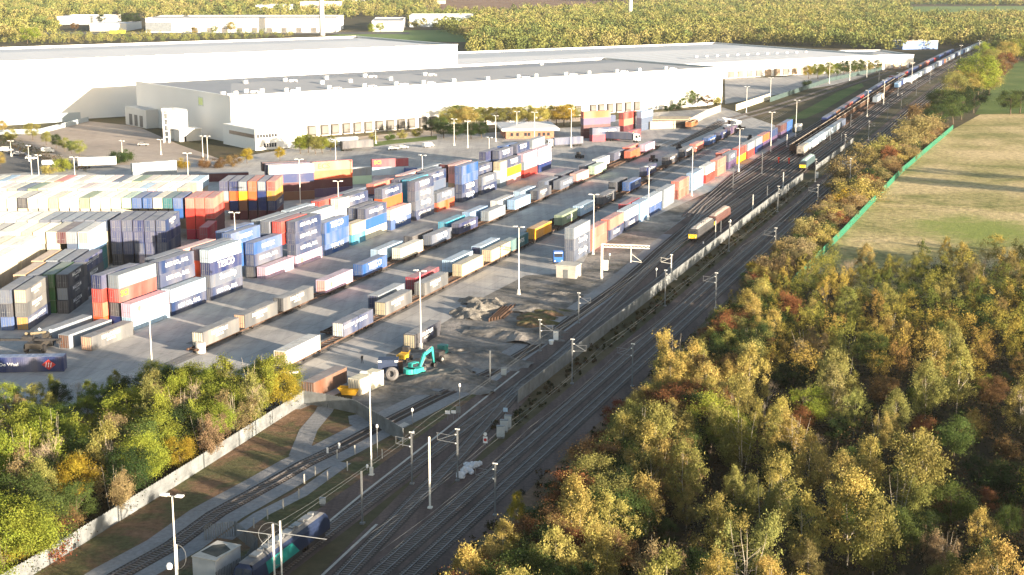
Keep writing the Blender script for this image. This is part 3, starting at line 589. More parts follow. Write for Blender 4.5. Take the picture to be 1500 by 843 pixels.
# the sea of pale roofs: visible top boxes one by one, the hidden boxes below them as one object
pal=['cream','cream','white','cream','beige','tan','peach','silver','sage','cream','white','paleblue','salmon','grey','cream','lightblue','beige','pink','white','cream']
rowsY=[(317.5,-112.4,8,11.6),(332.5,-112.2,11,11.6),(350.2,-112.4,12,11.6),(367.0,-101.9,16,11.6),(384.8,-96.5,18,8.72),(402.5,-107.6,16,11.6),(419.5,-93.0,22,11.6),(434.6,-92.6,22,11.6)]
hid=MB(); NS=0
for ri,(Y,X0,n,zt) in enumerate(rowsY):
    for j in range(n):
        X=X0-j*2.86; xf=Y+13
        if X<-0.3456*(Y+14)*1.02-3: continue
        nm=pal[(ri*7+j*3+random.randint(0,6))%len(pal)]; dz=0
        if ri in (0,1,2) or (ri==5 and j>3): nm=['cream','white','cream','beige','white','cream','black','cream'][(j+ri)%8]
        if ri in (6,7) and j%5==4: dz=0
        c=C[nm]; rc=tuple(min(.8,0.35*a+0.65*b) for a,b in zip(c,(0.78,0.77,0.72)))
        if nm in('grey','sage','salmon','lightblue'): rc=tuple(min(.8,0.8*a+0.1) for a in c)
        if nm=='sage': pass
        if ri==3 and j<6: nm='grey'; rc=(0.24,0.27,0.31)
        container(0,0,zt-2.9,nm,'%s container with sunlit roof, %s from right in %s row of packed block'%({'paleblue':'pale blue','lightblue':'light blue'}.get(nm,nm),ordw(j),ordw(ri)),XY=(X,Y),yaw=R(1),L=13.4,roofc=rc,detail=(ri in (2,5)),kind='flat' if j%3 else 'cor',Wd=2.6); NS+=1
        hid.box(X-2.5,X-0.1,Y+0.1,Y+13.3,0,zt-2.93)
o=hid.build('container_pile',plain('weathered_cream',(0.42,0.38,0.30),0.7,0,0.3,0.2)); tag(o,'lower tiers of the packed block of pale containers at the left','containers',kind='stuff')
# boxes turned the other way, beyond the coloured block
def far_stack(x,y,z,tiers,where,yaw,L=13.7,**kw):
    X,Y=G(x,y,z); n=len(tiers)
    for i,sp in enumerate(tiers):
        if sp is None: continue
        container(0,0,i*2.9,sp,'%s, %s %s'%(words(sp),('alone,' if n==1 else '%s tier,'%tiername(i,n)),where),L=L,yaw=yaw,XY=(X,Y),**kw)
far_stack(393.5,242.8,11.6,['brown:ECS','maroon:SCI','navy','white'],'wide stack behind six-wide block',R(70),L=14.6)
far_stack(389,240.5,11.6,[None,None,'purple','purple'],'the second rank of wide stack behind six-wide block',R(70),L=14.6)
far_stack(384,238.5,11.6,[None,None,None,'maroon'],'the third rank of wide stack behind six-wide block',R(70),L=14.6)
far_stack(458,238,11.6,['purple','maroon','orange','salmon:ECS'],'the stack right of the wide white-topped one',R(62),L=13.7)
far_stack(470,246,8.7,['purple','purple','orange'],'the low stack right of the wide white-topped one',R(62),L=10)
far_stack(516,246,5.8,['mint','silver'],'the pale pair right of the orange stack',R(66),L=7)
far_stack(545,234,5.8,['paleblue:WAA','crimson:SCI'],'the red-over-blue pair behind the long block',R(72),L=13.4)
far_stack(194,240,5.8,['silver:MSK','white'],'the white pair beyond the packed block',R(58),L=16)
far_stack(595,247,2.9,['blue:DBS'],'the lone box behind the red-over-blue pair',R(66),L=12)
far_stack(270,256,2.9,['maroon'],'the lone long box beyond the white pair',R(76),L=22)
far_stack(1172,183,2.9,['white'],'pale box by the end of the running-line row',R(20),L=6)
far_stack(1308,112,2.9,['red'],'red box beside the distant bend of the line',R(24),L=9)
# stacks against the near warehouse, right
for (x,y,z,tr,w_) in [(861,192,2.9,['red'],'the small box against the hedge left of the lorries'),(855,164,11.6,['maroon','maroon','purple','orange'],'the tall orange-topped stack by the warehouse docks'),(868,188,5.8,['crimson:ECS','slate:DBS'],'the front pair below the orange-topped stack'),
   (863,171,8.7,[None,None,'slate:DBS'],'the third tier leaning box below the orange one'),(914,166,8.7,['maroon','salmon','red'],'the red stack by the warehouse docks'),(921,193,2.9,['crimson:ECS'],'the box in front of the red stack'),(940,164,8.7,['grey:DBS','grey','skyblue'],'the sky blue topped stack by the timber bays')]:
    far_stack(x,y,z,tr,w_,R(62) if x<905 else R(30),L=13.7 if x<905 else 12.2)
# --- trains standing in the yard
def wagon_proto():
    r=thing('container_wagon','w','wagon'); fr=MB(); L=19.2
    for x in (-1.15,0.95): fr.box(x,x+0.2,0,L,0.72,1.02)
    for i in range(14): y=0.4+i*1.41; fr.box(-0.95,0.95,y,y+0.22,0.76,0.98)
    fr.box(-1.3,1.3,-0.02,0.5,0.7,1.06); fr.box(-1.3,1.3,L-0.5,L+0.02,0.7,1.06)
    for y in (-0.55,L+0.02):
        for x in (-0.87,0.87): fr.tube((x,y,0.98),(x,y+0.53,0.98),0.2,k=8)
    fr.build('frame',RUST,r)
    for y in (2.6,L-2.6):
        b=MB(); b.box(-1.05,-0.85,y-1.4,y+1.4,0.35,0.7); b.box(0.85,1.05,y-1.4,y+1.4,0.35,0.7); b.box(-0.85,0.85,y-0.2,y+0.2,0.45,0.72); bo=b.build('bogie',DKST,r)
        for dy in (-0.9,0.9):
            w_=MB(); w_.wheel((-0.72,y+dy,0.46),0.46,0.13); w_.wheel((0.72,y+dy,0.46),0.46,0.13); w_.tube((-0.7,y+dy,0.46),(0.7,y+dy,0.46),0.08); w_.build('wheelset',DKST,bo)
    return r
WP=wagon_proto(); used=[False]
def wagon(s,tc,label,group=None):
    if not used[0]: o=WP; used[0]=True
    else: o=copy_tree(WP)
    X,Y=W(s,tc); o.location=(X,Y,0.03); o.rotation_euler=(0,0,-YAW); tag(o,label,'wagon',group); return o
ZT=1.10
def train(tc,name,items,s0=None,s1=None,zt=ZT,zadd=0.0):
    ss=[s_of_x(x,tc+1.25,zt+2.88) for x,_ in items]
    for i,(x,sp) in enumerate(items):
        L=13.7
        if i<len(ss)-1: L=min(13.7,ss[i+1]-ss[i]-0.3)
        L=13.7 if L>13 else (12.2 if L>12 else (9.1 if L>9 else 7.2))
        sp2,_,e=sp.partition('/')
        container(ss[i],tc+1.25,zt,sp2,'%s, %s up the %s'%(words(sp2),ordw(i),name),L=L,end=e or None)
    a=s0 if s0 is not None else ss[0]-2; b=s1 if s1 is not None else ss[-1]+14; k=0
    while a<b: wagon(a,tc,'flat wagon on black bogies, %s up the %s'%(ordw(k),name)); a+=20.6; k+=1
train(TB2,'front train of the middle pair',[(297,'stone:MAL/cream'),(358,'stone:MAL/peach'),(415,'stone:MAL'),(477,'lilac:ARC/pink'),(531,'blue:TES'),(587.4,'cream'),(632.4,'grey:TES'),(673,'navy:DBS'),(716,'silver'),(754.6,'skyblue'),(787,'darkgrey:MAL'),(821,'grey:DBS'),(845,'pink'),(872,'mint:MSK'),(923.6,'orange'),(946,'lilac:MSK')])
train(TB1,'back train of the middle pair',[(556,'lightblue'),(604,'black:DFDS'),(654,'turquoise'),(689,'skyblue'),(729.7,'white'),(763,'lightblue'),(798,'grey'),(822,'darkgrey'),(857,'grey'),(877,'white'),(900,'slate:DFDS'),(921,'salmon')])
train(TC2,'front train of the near pair',[(418.4,'white:STO/tan'),(503,'slate:TWO/white'),(564.5,'stone:MAL/beige'),(621.8,'stone:MAL'),(677,'beige:MAL'),(719.7,'beige:MAL/peach'),(748,'teal:DFDS'),(784,'yellow'),(824,'sage:MSK'),(851,'lightblue:DBS'),(884,'darkgrey:MAL'),(922.5,'blue:DFDS')],s0=228)
train(TC1,'back train of the near pair',[(554,'silver/navy'),(608.5,'crimson'),(661.6,'lightblue'),(704,'lightblue/navy'),(902,'darkgrey'),(947,'navy:DBS'),(979,'black:MAL'),(1003,'darkgrey:MAL'),(1019,'salmon'),(1038,'blue:DBS'),(1055,'navy:DFDS'),(1070,'purple')],s0=262)
# row D along the running lines (two tiers on the ground)
TD=-115.3
rowD=[(840.6,['grey:SAM','grey:SAM','silver:STO']),(867,['salmon','salmon']),(893,['slate:MSK','salmon']),(916,['slate:MSK','paleblue']),(938,['skyblue','skyblue']),(952,['blue','paleblue']),(972,['silver','silver:MSK']),(994,['salmon','salmon']),(1016,['skyblue:ARC','skyblue']),(1034,['red:SCI','white']),(1051,['salmon','salmon']),
 (1067.5,['purple','grey:MSK']),(1082,['yellow','red']),(1095,['red','silver:MSK']),(1107,['navy','silver:MSK']),(1118,['purple','orange']),(1130,['purple','slate:ARC']),(1144,['purple','maroon']),(1153,['blue','blue'])]
ss=[s_of_x(x,TD,3) for x,_ in rowD]+[s_of_x(1166,TD,3)]
for i,(x,tr) in enumerate(rowD):
    L=ss[i+1]-ss[i]-0.35; L=13.7 if L>13.3 else (12.2 if L>12 else (9.1 if L>9 else 6.1))
    stack(ss[i],TD,tr,'%s stack up the running-line row'%ordw(i),L=L)
container(s_of_x(918,TD-3.0,5),TD-3.0,2.9,'crimson','crimson roofed container behind the grey pair beside the running lines',L=13.7); container(s_of_x(918,TD-3.0,5),TD-3.0,0,'grey','grey container under the crimson roofed one beside the running lines',L=13.7)
container(s_of_x(1058,TD-3.0,5),TD-3.0,2.9,'salmon','salmon roofed container behind the yellow box beside the running lines',L=13.7); container(s_of_x(1058,TD-3.0,5),TD-3.0,0,'grey','grey container under the salmon roofed one behind the yellow box',L=13.7)
# freight trains beyond
def far_train(tc,s0,s1,name,pals,gaps=(),step=14.6,zt=1.05,k0=1.0):
    s=s0; i=0; k=0
    while s<s1:
        d=0 if s<950 else np.interp(s,[950]+[a for a,b in FAR],[2]+[b for a,b in FAR]); d2=np.interp(s+10,[950]+[a for a,b in FAR],[2]+[b for a,b in FAR]) if s+10>950 else 0
        yw=YAW+(math.atan2(d2-d,10) if s>950 else 0)
        if not any(a<=s<=b for a,b in gaps):
            sp=pals[i%len(pals)]; X,Y=W(s,tc+1.25+d)
            container(0,0,zt,sp,'%s, %s up the %s'%(words(sp),ordw(i),name),XY=(X,Y),yaw=yw,detail=s<760,L=13.7)
        i+=1
        if (i%3)!=0 and s<1000:
            wagon(s,tc+d,'flat wagon, %s up the %s'%(ordw(k),name)); k+=1
        s+=step
far_train(-97.2,598,1480,'long pale train on the running lines',['paleblue','paleblue','paleblue','silver','paleblue','silver','grey','white','white','grey','silver','grey','white','slate','brown','silver','white','grey','silver','slate','slate','silver','skyblue','navy'],gaps=((700,815),(845,905)))
far_train(-106.0,700,1290,'blue train beside the green strip',['navy','slate','brown','slate','maroon','salmon','slate','navy','red','slate','blue','navy','slate','navy','navy','blue','navy','slate','navy','slate','grey','red','navy','slate'])
def open_wagon(s,tc,lab,body=RUST,group=None,empty=True):
    X,Y=W(s,tc); r=thing('open_wagon',lab,'wagon',(X,Y,0.03),-YAW,group); L=13.2; mb=MB()
    mb.box(-1.35,-1.2,0,L,1.1,3.3); mb.box(1.2,1.35,0,L,1.1,3.3); mb.box(-1.2,1.2,0,0.15,1.1,3.3); mb.box(-1.2,1.2,L-0.15,L,1.1,3.3); mb.box(-1.2,1.2,0.15,L-0.15,1.1,1.3)
    for i in range(9): y=0.5+i*1.5; mb.box(1.35,1.45,y,y+0.15,1.1,3.2); mb.box(-1.45,-1.35,y,y+0.15,1.1,3.2)
    mb.build('body',body,r); mb=MB(); mb.box(-1.42,-1.15,-0.02,L+0.02,3.303,3.42); mb.box(1.15,1.42,-0.02,L+0.02,3.303,3.42); mb.build('rim',plain('pale_rim',(0.40,0.35,0.29),0.8) if 'pale_rim' not in bpy.data.materials else bpy.data.materials['pale_rim'],r)
    for y in (2,L-2):
        b=MB(); b.box(-1.0,1.0,y-1.1,y+1.1,0.4,1.0)
        for dy in (-0.8,0.8): b.wheel((-0.75,y+dy,0.46),0.46,0.13); b.wheel((0.75,y+dy,0.46),0.46,0.13)
        b.build('bogie',DKST,r)
    return r
s=592; i=0
while s<1000: open_wagon(s,-101.6,'rust brown open wagon with pale rim, %s up its train'%ordw(i)); s+=14.2; i+=1
r=thing('hopper_wagon','grey hopper wagon leading the long pale train','wagon',(*W(583,-97.2),0.03),-YAW); mb=MB(); mb.box(-1.35,1.35,0.6,13,1.2,3.9); mb.box(-1.0,1.0,1,12.6,3.903,4.1); mb.build('body',plain('hopper_grey',(0.30,0.28,0.25),0.7),r); mb=MB()
for y in (2.4,10.6):
    for dy in (-.9,.9): mb.wheel((-0.75,y+dy,0.46),0.46,0.13); mb.wheel((0.75,y+dy,0.46),0.46,0.13)
mb.box(-1.1,1.1,1.0,12.4,0.6,1.2); mb.build('underframe',DKST,r)
# --- locomotives
def loco(s,tc,label,bodyc,roofc,nose,L=21.4,panel=None,near=False):
    X,Y=W(s,tc); r=thing('locomotive',label,'locomotive',(X,Y,0.23),-YAW)
    bm_=plain('loco_body_'+str(len(bpy.data.materials)),bodyc,0.5,0,0.15,0.5); rf=plain('loco_roof_'+str(len(bpy.data.materials)),roofc,0.7,0,0.3,0.8)
    sec=[(-1.32,1.15),(-1.32,3.0),(-1.05,3.55),(-0.6,3.78),(0.6,3.78),(1.05,3.55),(1.32,3.0),(1.32,1.15)]
    mb=MB(); 
    for (y0,y1) in ((1.9,L-1.9),):
        A=[(x,y0,z) for x,z in sec]; B=[(x,y1,z) for x,z in sec]
        for k in range(7): 
            mb.mat(1 if k in (2,3,4) else 0); mb.quad(A[k],A[k+1],B[k+1],B[k])
        mb.mat(0); mb.quad(A[7],A[0],B[0],B[7])
    mb.build('body',[bm_,rf],r)
    for e,sg in ((0,1),(L,-1)):
        cb=MB(); y=lambda v: e+sg*v
        A=[(x,y(1.9),z) for x,z in sec]; B=[(x*0.97,y(0.55 if z<2.2 else (0.95 if z<3.2 else 1.35)),min(z,3.6)) for x,z in sec]; F=[(x*0.95,y(0.25),z) for x,z in ((-1.25,1.15),(-1.25,2.2),(1.25,2.2),(1.25,1.15))]
        for k in range(7): cb.mat(1 if k in (2,3,4) else 0); cb.quad(*( (A[k],A[k+1],B[k+1],B[k]) if sg<0 else (B[k],B[k+1],A[k+1],A[k])))
        cb.mat(2); cb.poly(F); cb.quad(F[1],F[2],(1.2,y(0.6),2.25),(-1.2,y(0.6),2.25)); cb.mat(0); cb.quad((-1.25,y(0.57),2.25),(1.25,y(0.57),2.25),(1.2,y(1.0),3.2),(-1.2,y(1.0),3.2)); cb.quad((-1.2,y(1.0),3.2),(1.2,y(1.0),3.2),(0.6,y(1.36),3.6),(-0.6,y(1.36),3.6))
        cb.mat(0); cb.quad(F[0],F[1],(-1.3,y(1.9),2.2),(-1.3,y(1.9),1.15)); cb.quad(F[3],F[2],(1.3,y(1.9),2.2),(1.3,y(1.9),1.15))
        cab=cb.build('cab',[bm_,rf,plain('nose_yellow',(0.80,0.52,0.03),0.5,0,0.08,1) if nose else bm_],r)
        for x0,x1 in ((-1.05,-0.08),(0.08,1.05)):
            g=MB(); g.quad((x0,y(0.60),2.4),(x1,y(0.60),2.4),(x1*0.97,y(0.93),3.12),(x0*0.97,y(0.93),3.12)); g.build('windscreen',GLASS,cab)
        lp=MB(); lp.wheel((-0.85,y(0.2),1.5),0.12,0.1,'y',8); lp.wheel((0.85,y(0.2),1.5),0.12,0.1,'y',8); lp.build('headlight',LAMP,cab)
    eq=MB()
    for k in range(6): y0=3.2+k*2.6; eq.box(-0.55,0.55,y0,y0+1.5,3.783,4.0); eq.box(-0.35,0.35,y0+1.6,y0+2.1,3.783,4.15)
    eq.build('roof_equipment',STEEL if near else rf,r)
    u=MB(); u.box(-1.2,1.2,8,13.4,0.35,1.147); u.box(-1.25,1.25,0.3,L-0.3,0.95,1.148); u.build('underframe',DKST,r)
    for y0 in (4.0,L-4.0):
        b=MB(); b.box(-1.2,-1.0,y0-2.3,y0+2.3,0.4,0.9); b.box(1.0,1.2,y0-2.3,y0+2.3,0.4,0.9); bo=b.build('bogie',DKST,r)
        for dy in (-1.9,0,1.9): w_=MB(); w_.wheel((-0.74,y0+dy,0.53),0.53,0.14); w_.wheel((0.74,y0+dy,0.53),0.53,0.14); w_.build('wheelset',DKST,bo)
    if panel:
        mb=MB(); mb.quad((1.335,4.6,1.2),(1.335,12.5,1.2),(1.335,10.6,3.0),(1.335,4.0,3.0)); mb.mat(1)
        for k in range(5): a0=0.5+k*0.35; mb.tube((1.35,7.2+1.2*math.cos(a0*2),2.1+0.7*math.sin(a0*2)),(1.35,7.2+1.2*math.cos(a0*2+0.9),2.1+0.7*math.sin(a0*2+0.9)),0.06,k=4)
        mb.build('livery_panel',[plain('teal_panel',(0.015,0.20,0.19),0.5,0,0.1,1),STEEL],r)
        pn=MB(); pn.tube((-0.6,6.0,4.0),(0.2,7.4,5.0),0.05); pn.tube((0.6,6.0,4.0),(-0.2,7.4,5.0),0.05); pn.tube((0.2,7.4,5.0),(0,6.2,5.7),0.04); pn.tube((-0.9,6.2,5.7),(0.9,6.2,5.7),0.05); pn.build('pantograph',STEEL,r)
    return r
loco(388.5,-92.9,'yellow-nosed diesel locomotive with pale roof, nearest the palisade wall in mid picture',(0.05,0.05,0.055),(0.30,0.29,0.28),True)
loco(410.6,-92.9,'rust-stained locomotive coupled behind the nearest yellow-nosed one',(0.10,0.05,0.045),(0.33,0.28,0.25),True)
loco(541,-89.0,'yellow-nosed locomotive with teal grey roof standing alone farther up the siding',(0.05,0.08,0.09),(0.30,0.40,0.40),True)
loco(144.5,-89.0,'dark blue electric locomotive with teal side panel at the bottom edge',(0.014,0.024,0.06),(0.13,0.13,0.135),False,panel=True,near=True)

# beyond about three hundred boxes the hidden and smallest ones are one object
bpy.context.view_layer.update(); dg=bpy.context.evaluated_depsgraph_get()
def seen_score(r):
    me=[c for c in r.children if c.name.startswith('body')][0]; bb=[Vector(b) for b in me.bound_box]; lo=Vector([min(b[i] for b in bb) for i in range(3)]); hi=Vector([max(b[i] for b in bb) for i in range(3)])
    M=r.matrix_world; o=Vector((0,0,CAMH)); n=0; e=0.05
    pts=[]
    for a in (0.15,0.5,0.85):
        for b in (0.2,0.5,0.8):
            pts+= [Vector((hi.x+e,lo.y+(hi.y-lo.y)*a,lo.z+(hi.z-lo.z)*b)),Vector((lo.x+(hi.x-lo.x)*b,lo.y+(hi.y-lo.y)*a,hi.z+e)),Vector((lo.x+(hi.x-lo.x)*a,lo.y-e*2,lo.z+(hi.z-lo.z)*b))]
    for p in pts:
        q=M@p; k=(q.x/q.y) if q.y>0 else 9
        if abs(k)>0.36: continue
        d=q-o; L=d.length; d.normalize(); hit,loc,_,_,ob,_=S.ray_cast(dg,o,d,distance=L-0.02)
        if not hit or (loc-q).length<0.25: n+=1
    return n/ (q-o).length**2
CB=[o for o in bpy.data.objects if o.parent is None and o.get('category')=='container' and o.name.split('.')[0] in('shipping_container','box_container')]
sc=sorted(((seen_score(r),i) for i,r in enumerate(CB)),reverse=True); drop=[CB[i] for _,i in sc[262:]]
mb=MB(); cols=[]
for r in drop:
    M=r.matrix_world.copy()
    b=[c for c in r.children if c.name.startswith('body')][0]; rf=[c for c in r.children if c.name.startswith('roof')][0]
    bb=b.bound_box; xs=[p[0] for p in bb]; ys=[p[1] for p in bb]; zs=[p[2] for p in bb]
    n0=len(mb.f); mb.box(min(xs)+.01,max(xs)-.01,min(ys)+.01,max(ys)-.01,min(zs),max(zs)-0.07,M); cols+=[tuple(b.color)]*(len(mb.f)-n0)
    n0=len(mb.f); mb.box(min(xs)+.08,max(xs)-.08,min(ys)+.08,max(ys)-.08,max(zs)-0.067,max(zs)-0.01,M); cols+=[tuple(rf.color)]*(len(mb.f)-n0)
    for c in list(r.children): bpy.data.objects.remove(c)
    bpy.data.objects.remove(r)
m_,n_,b_=newmat('mixed_paint'); at=N(n_,'ShaderNodeAttribute'); at.attribute_name='paint'; c_=mix(n_,ramp(n_,noise(n_,0.3,5),[(0.5,(0,0,0)),(0.8,(0.4,0.4,0.4))]),at.outputs['Color'],(0.16,0.12,0.09)); n_.links.new(c_,b_.inputs['Base Color']); b_.inputs['Roughness'].default_value=0.6
o=mb.build('far_containers',m_); a=o.data.attributes.new('paint','FLOAT_COLOR','FACE'); a.data.foreach_set('color',np.array(cols,dtype=np.float32).ravel()); tag(o,'small far and mostly hidden containers of the yard and the distant trains','containers',kind='stuff')
# ------------------------------------------------------------------ trees
def leafmat(name, trans=0.35):
    m,n,b=newmat(name); oi=N(n,'ShaderNodeObjectInfo'); at=N(n,'ShaderNodeAttribute'); at.attribute_name='shade'
    hs=N(n,'ShaderNodeHueSaturation'); n.links.new(oi.outputs['Color'],hs.inputs['Color'])
    mr=N(n,'ShaderNodeMapRange'); mr.inputs[3].default_value=0.45; mr.inputs[4].default_value=1.55; n.links.new(at.outputs['Fac'],mr.inputs[0]); n.links.new(mr.outputs[0],hs.inputs['Value'])
    at2=N(n,'ShaderNodeAttribute'); at2.attribute_name='hue'; mh=N(n,'ShaderNodeMapRange'); mh.inputs[3].default_value=0.487; mh.inputs[4].default_value=0.523; n.links.new(at2.outputs['Fac'],mh.inputs[0]); n.links.new(mh.outputs[0],hs.inputs['Hue'])
    b.inputs['Roughness'].default_value=0.8; b.inputs['Specular IOR Level'].default_value=0.08; n.links.new(hs.outputs[0],b.inputs['Base Color'])
    tr=N(n,'ShaderNodeBsdfTranslucent'); n.links.new(hs.outputs[0],tr.inputs['Color'])
    ms=N(n,'ShaderNodeMixShader'); ms.inputs[0].default_value=trans; out=n.nodes['Material Output']
    n.links.new(b.outputs[0],ms.inputs[1]); n.links.new(tr.outputs[0],ms.inputs[2]); n.links.new(ms.outputs[0],out.inputs[0]); return m
LEAF=leafmat('leaves'); BARK=plain('bark',(0.10,0.075,0.055),0.95,0,0.4,2); BIRCH=plain('birch_bark',(0.36,0.32,0.26),0.85,0,0.4,2.5); TWIG=plain('bare_twigs',(0.30,0.24,0.17),0.9,0,0.3,2)
def leaf_cloud(cent, rad, n, size, rg, stretch=1.0, flat=1.0):
    """n leaf-sized quads spread through blobs at cent with radii rad"""
    w_=rad[:,0]*rad[:,1]*rad[:,2]; w_=w_**0.8; w_/=w_.sum(); k=rg.choice(len(cent),n,p=w_)
    d=rg.normal(size=(n,3)); d/=np.linalg.norm(d,axis=1)[:,None]; r=rg.random(n)**0.45
    p=cent[k]+d*rad[k]*(r*np.where(rg.random(n)<0.38,rg.uniform(1.3,2.6,n),1.0))[:,None]
    a=rg.normal(size=(n,3)); a[:,2]*=(3.0 if stretch>1.5 else flat); a/=np.linalg.norm(a,axis=1)[:,None]; b=np.cross(a,rg.normal(size=(n,3))); b/=np.linalg.norm(b,axis=1)[:,None]+1e-6
    s=size*(0.6+0.8*rg.random(n))[:,None]; A=a*s*stretch; B=b*s*0.7
    V=np.stack([p-A-B*.6,p+A*.2-B,p+A+B*.5,p-A*.1+B],1).reshape(-1,3)
    bl=rg.random(len(cent))[k]; sh=np.clip(0.5+0.3*(bl-0.5)*2+0.15*rg.normal(size=n),0,1); hu=np.clip(0.5+0.5*(rg.random(len(cent))[k]-0.5)+0.15*rg.normal(size=n),0,1)
    return V,sh,hu
def quads_mesh(name,V,sh,hu,mat):
    n=len(V)//4; me=bpy.data.meshes.new(name); me.vertices.add(4*n); me.vertices.foreach_set('co',V.astype(np.float32).ravel())
    me.loops.add(4*n); me.loops.foreach_set('vertex_index',np.arange(4*n,dtype=np.int32)); me.polygons.add(n)
    me.polygons.foreach_set('loop_start',np.arange(0,4*n,4,dtype=np.int32)); me.polygons.foreach_set('loop_total',np.full(n,4,dtype=np.int32))
    me.update(calc_edges=True)
    for nm,ar in (('shade',sh),('hue',hu)):
        a=me.attributes.new(nm,'FLOAT','FACE'); a.data.foreach_set('value',ar.astype(np.float32))
    me.materials.append(mat); return me
def blobs(kind,rg,h):
    c=[];r=[]
    if kind=='birch':      # narrow pointed head, hanging outer sprays
        n=70; ph=rg.random()*6.28; pk=rg.uniform(0.5,0.85)
        for i in range(n):
            f=(i+rg.random())/n; z=h*(0.20+0.77*f); R_=h*0.28*(math.sin(math.pi*f**pk*0.93+0.12) if f<0.97 else 0.12)**0.9
            a=rg.random()*6.283; q=max(0.05,R_*(1+0.3*math.sin(2*a+ph)))*(0.15+0.85*rg.random()**0.6); c.append((q*math.cos(a),q*math.sin(a),z-0.12*q)); s=h*0.042*(0.5+1.0*rg.random()); r.append((s,s,s*1.25))
    elif kind=='multi':    # several stems, broad brushy top
        for st in range(5):
            ox,oy=rg.normal(size=2)*h*0.12; hh=h*(0.72+0.28*rg.random())
            for i in range(20):
                f=(i+rg.random())/20; a=rg.random()*6.283; q=h*0.15*math.sin(math.pi*(0.1+0.85*f))*(0.2+0.8*rg.random()); c.append((ox*(1+f*.7)+q*math.cos(a),oy*(1+f*.7)+q*math.sin(a),hh*(0.22+0.75*f))); s=h*0.042*(0.5+1.0*rg.random()); r.append((s,s,s*1.2))
    elif kind=='broad':
        for i in range(46):
            d=rg.normal(size=3); d/=np.linalg.norm(d); q=0.45+0.55*rg.random()**0.5
            c.append((d[0]*h*0.34*q,d[1]*h*0.34*q,h*0.60+d[2]*h*0.36*q)); s=h*0.085*(0.5+0.9*rg.random()); r.append((s,s,s*0.85))
    elif kind=='bush':
        for i in range(24):
            d=rg.normal(size=3); d/=np.linalg.norm(d); q=0.35+0.65*rg.random()**0.5
            c.append((d[0]*h*0.55*q,d[1]*h*0.55*q,max(0.15*h,h*0.48+d[2]*h*0.44*q))); s=h*0.16*(0.5+0.9*rg.random()); r.append((s,s,s*0.9))
    return np.array(c),np.array(r)
def limbs(kind,rg,h,c):
    mb=MB()
    if kind=='bush':
        for i in range(5): a=rg.random()*6.28; mb.tube((0,0,0),(math.cos(a)*h*.3,math.sin(a)*h*.3,h*.6),0.05,0.02,k=4)
        return mb
    stems=[(0,0)] if kind in('birch','broad') else [tuple(rg.normal(size=2)*h*0.05) for _ in range(4)]
    r0=h*(0.0085 if kind!='broad' else 0.02)
    for sx,sy in stems:
        P=[Vector((sx*.4,sy*.4,0))]; x,y=sx*.4,sy*.4
        for k in range(1,7):
            x+=sx*.28+rg.normal()*h*.008; y+=sy*.28+rg.normal()*h*.008; P.append(Vector((x,y,h*0.92*k/6)))
        for k in range(6):
            if kind=='broad' and k>3: break
            mb.tube(P[k],P[k+1],r0*(1-k/6.5),r0*(1-(k+1)/6.5),k=5,cap=False)
        for k in range(14 if kind!='multi' else 7):
            f=0.25+0.65*rg.random(); i=int(f*6); b=P[i].lerp(P[i+1],f*6-i); t=Vector(c[rg.integers(len(c))])
            if t.z<b.z-0.05*h: continue
            mb.tube(b,b.lerp(t,0.9),r0*0.38*(1.1-f),r0*0.08,k=3,cap=False)
    return mb
TREES={}
def make_trees():
    spec=dict(birch=(8,11.0,11000,0.065,1.7,BIRCH),multi=(6,10.5,13000,0.065,1.7,BIRCH),broad=(6,11.0,16000,0.085,1.1,BARK),bush=(4,4.0,6000,0.075,1.2,BARK))
    for k,(nv,h,n,size,st,bark) in spec.items():
        L=[]
        for v in range(nv):
            rg=np.random.default_rng(100+v*7+len(k)); c,r=blobs(k,rg,h); V,sh,hu=leaf_cloud(c,r,n,size,rg,st)
            L.append((quads_mesh('crown',V,sh,hu,LEAF),limbs(k,rg,h,c).mesh('trunk',bark),h))
        TREES[k]=L
    L=[]
    for v in range(3):      # bare tree: sprays of twigs
        rg=np.random.default_rng(900+v); h=11.0; mb=MB(); tw=MB(); r0=0.13
        def grow(p,d,ln,rad,lev):
            q=p+d*ln; (mb if lev<2 else tw).tube(p,q,rad,rad*0.6,k=4 if lev<2 else 3,cap=False)
            if lev>=5: return
            for _ in range(3 if lev<4 else 3):
                e=(d+Vector(rg.normal(size=3))*0.33+Vector((0,0,0.12))).normalized(); grow(p+d*ln*(0.55+0.45*rg.random()),e,ln*(0.62+0.16*rg.random()),rad*0.52,lev+1)
        for _ in range(3): grow(Vector((0,0,0)),(Vector((rg.normal()*.22,rg.normal()*.22,1))).normalized(),h*0.33,r0,0)
        L.append((tw.mesh('crown',TWIG),mb.mesh('trunk',BIRCH),h))
    TREES['bare']=L
make_trees()
TC=dict(gold=(0.33,0.265,0.085),olive=(0.22,0.21,0.065),lime=(0.20,0.225,0.035),yellow=(0.28,0.21,0.03),green=(0.075,0.105,0.028),dark=(0.035,0.055,0.018),russet=(0.17,0.075,0.035),copper=(0.16,0.10,0.045),tan=(0.21,0.155,0.085),straw=(0.235,0.19,0.08),red=(0.19,0.055,0.035))
KN=dict(birch='birch',multi='many-stemmed birch',broad='broad-crowned tree',bush='bush',bare='bare-branched tree')
NAMES=dict(birch='birch_tree',multi='birch_clump',broad='broadleaf_tree',bush='bush',bare='bare_tree')
CN=dict(gold='golden',olive='olive green',lime='lime green',yellow='bright yellow',green='mid green',dark='dark green',russet='russet',copper='copper brown',tan='tan',straw='straw yellow',red='dull red')
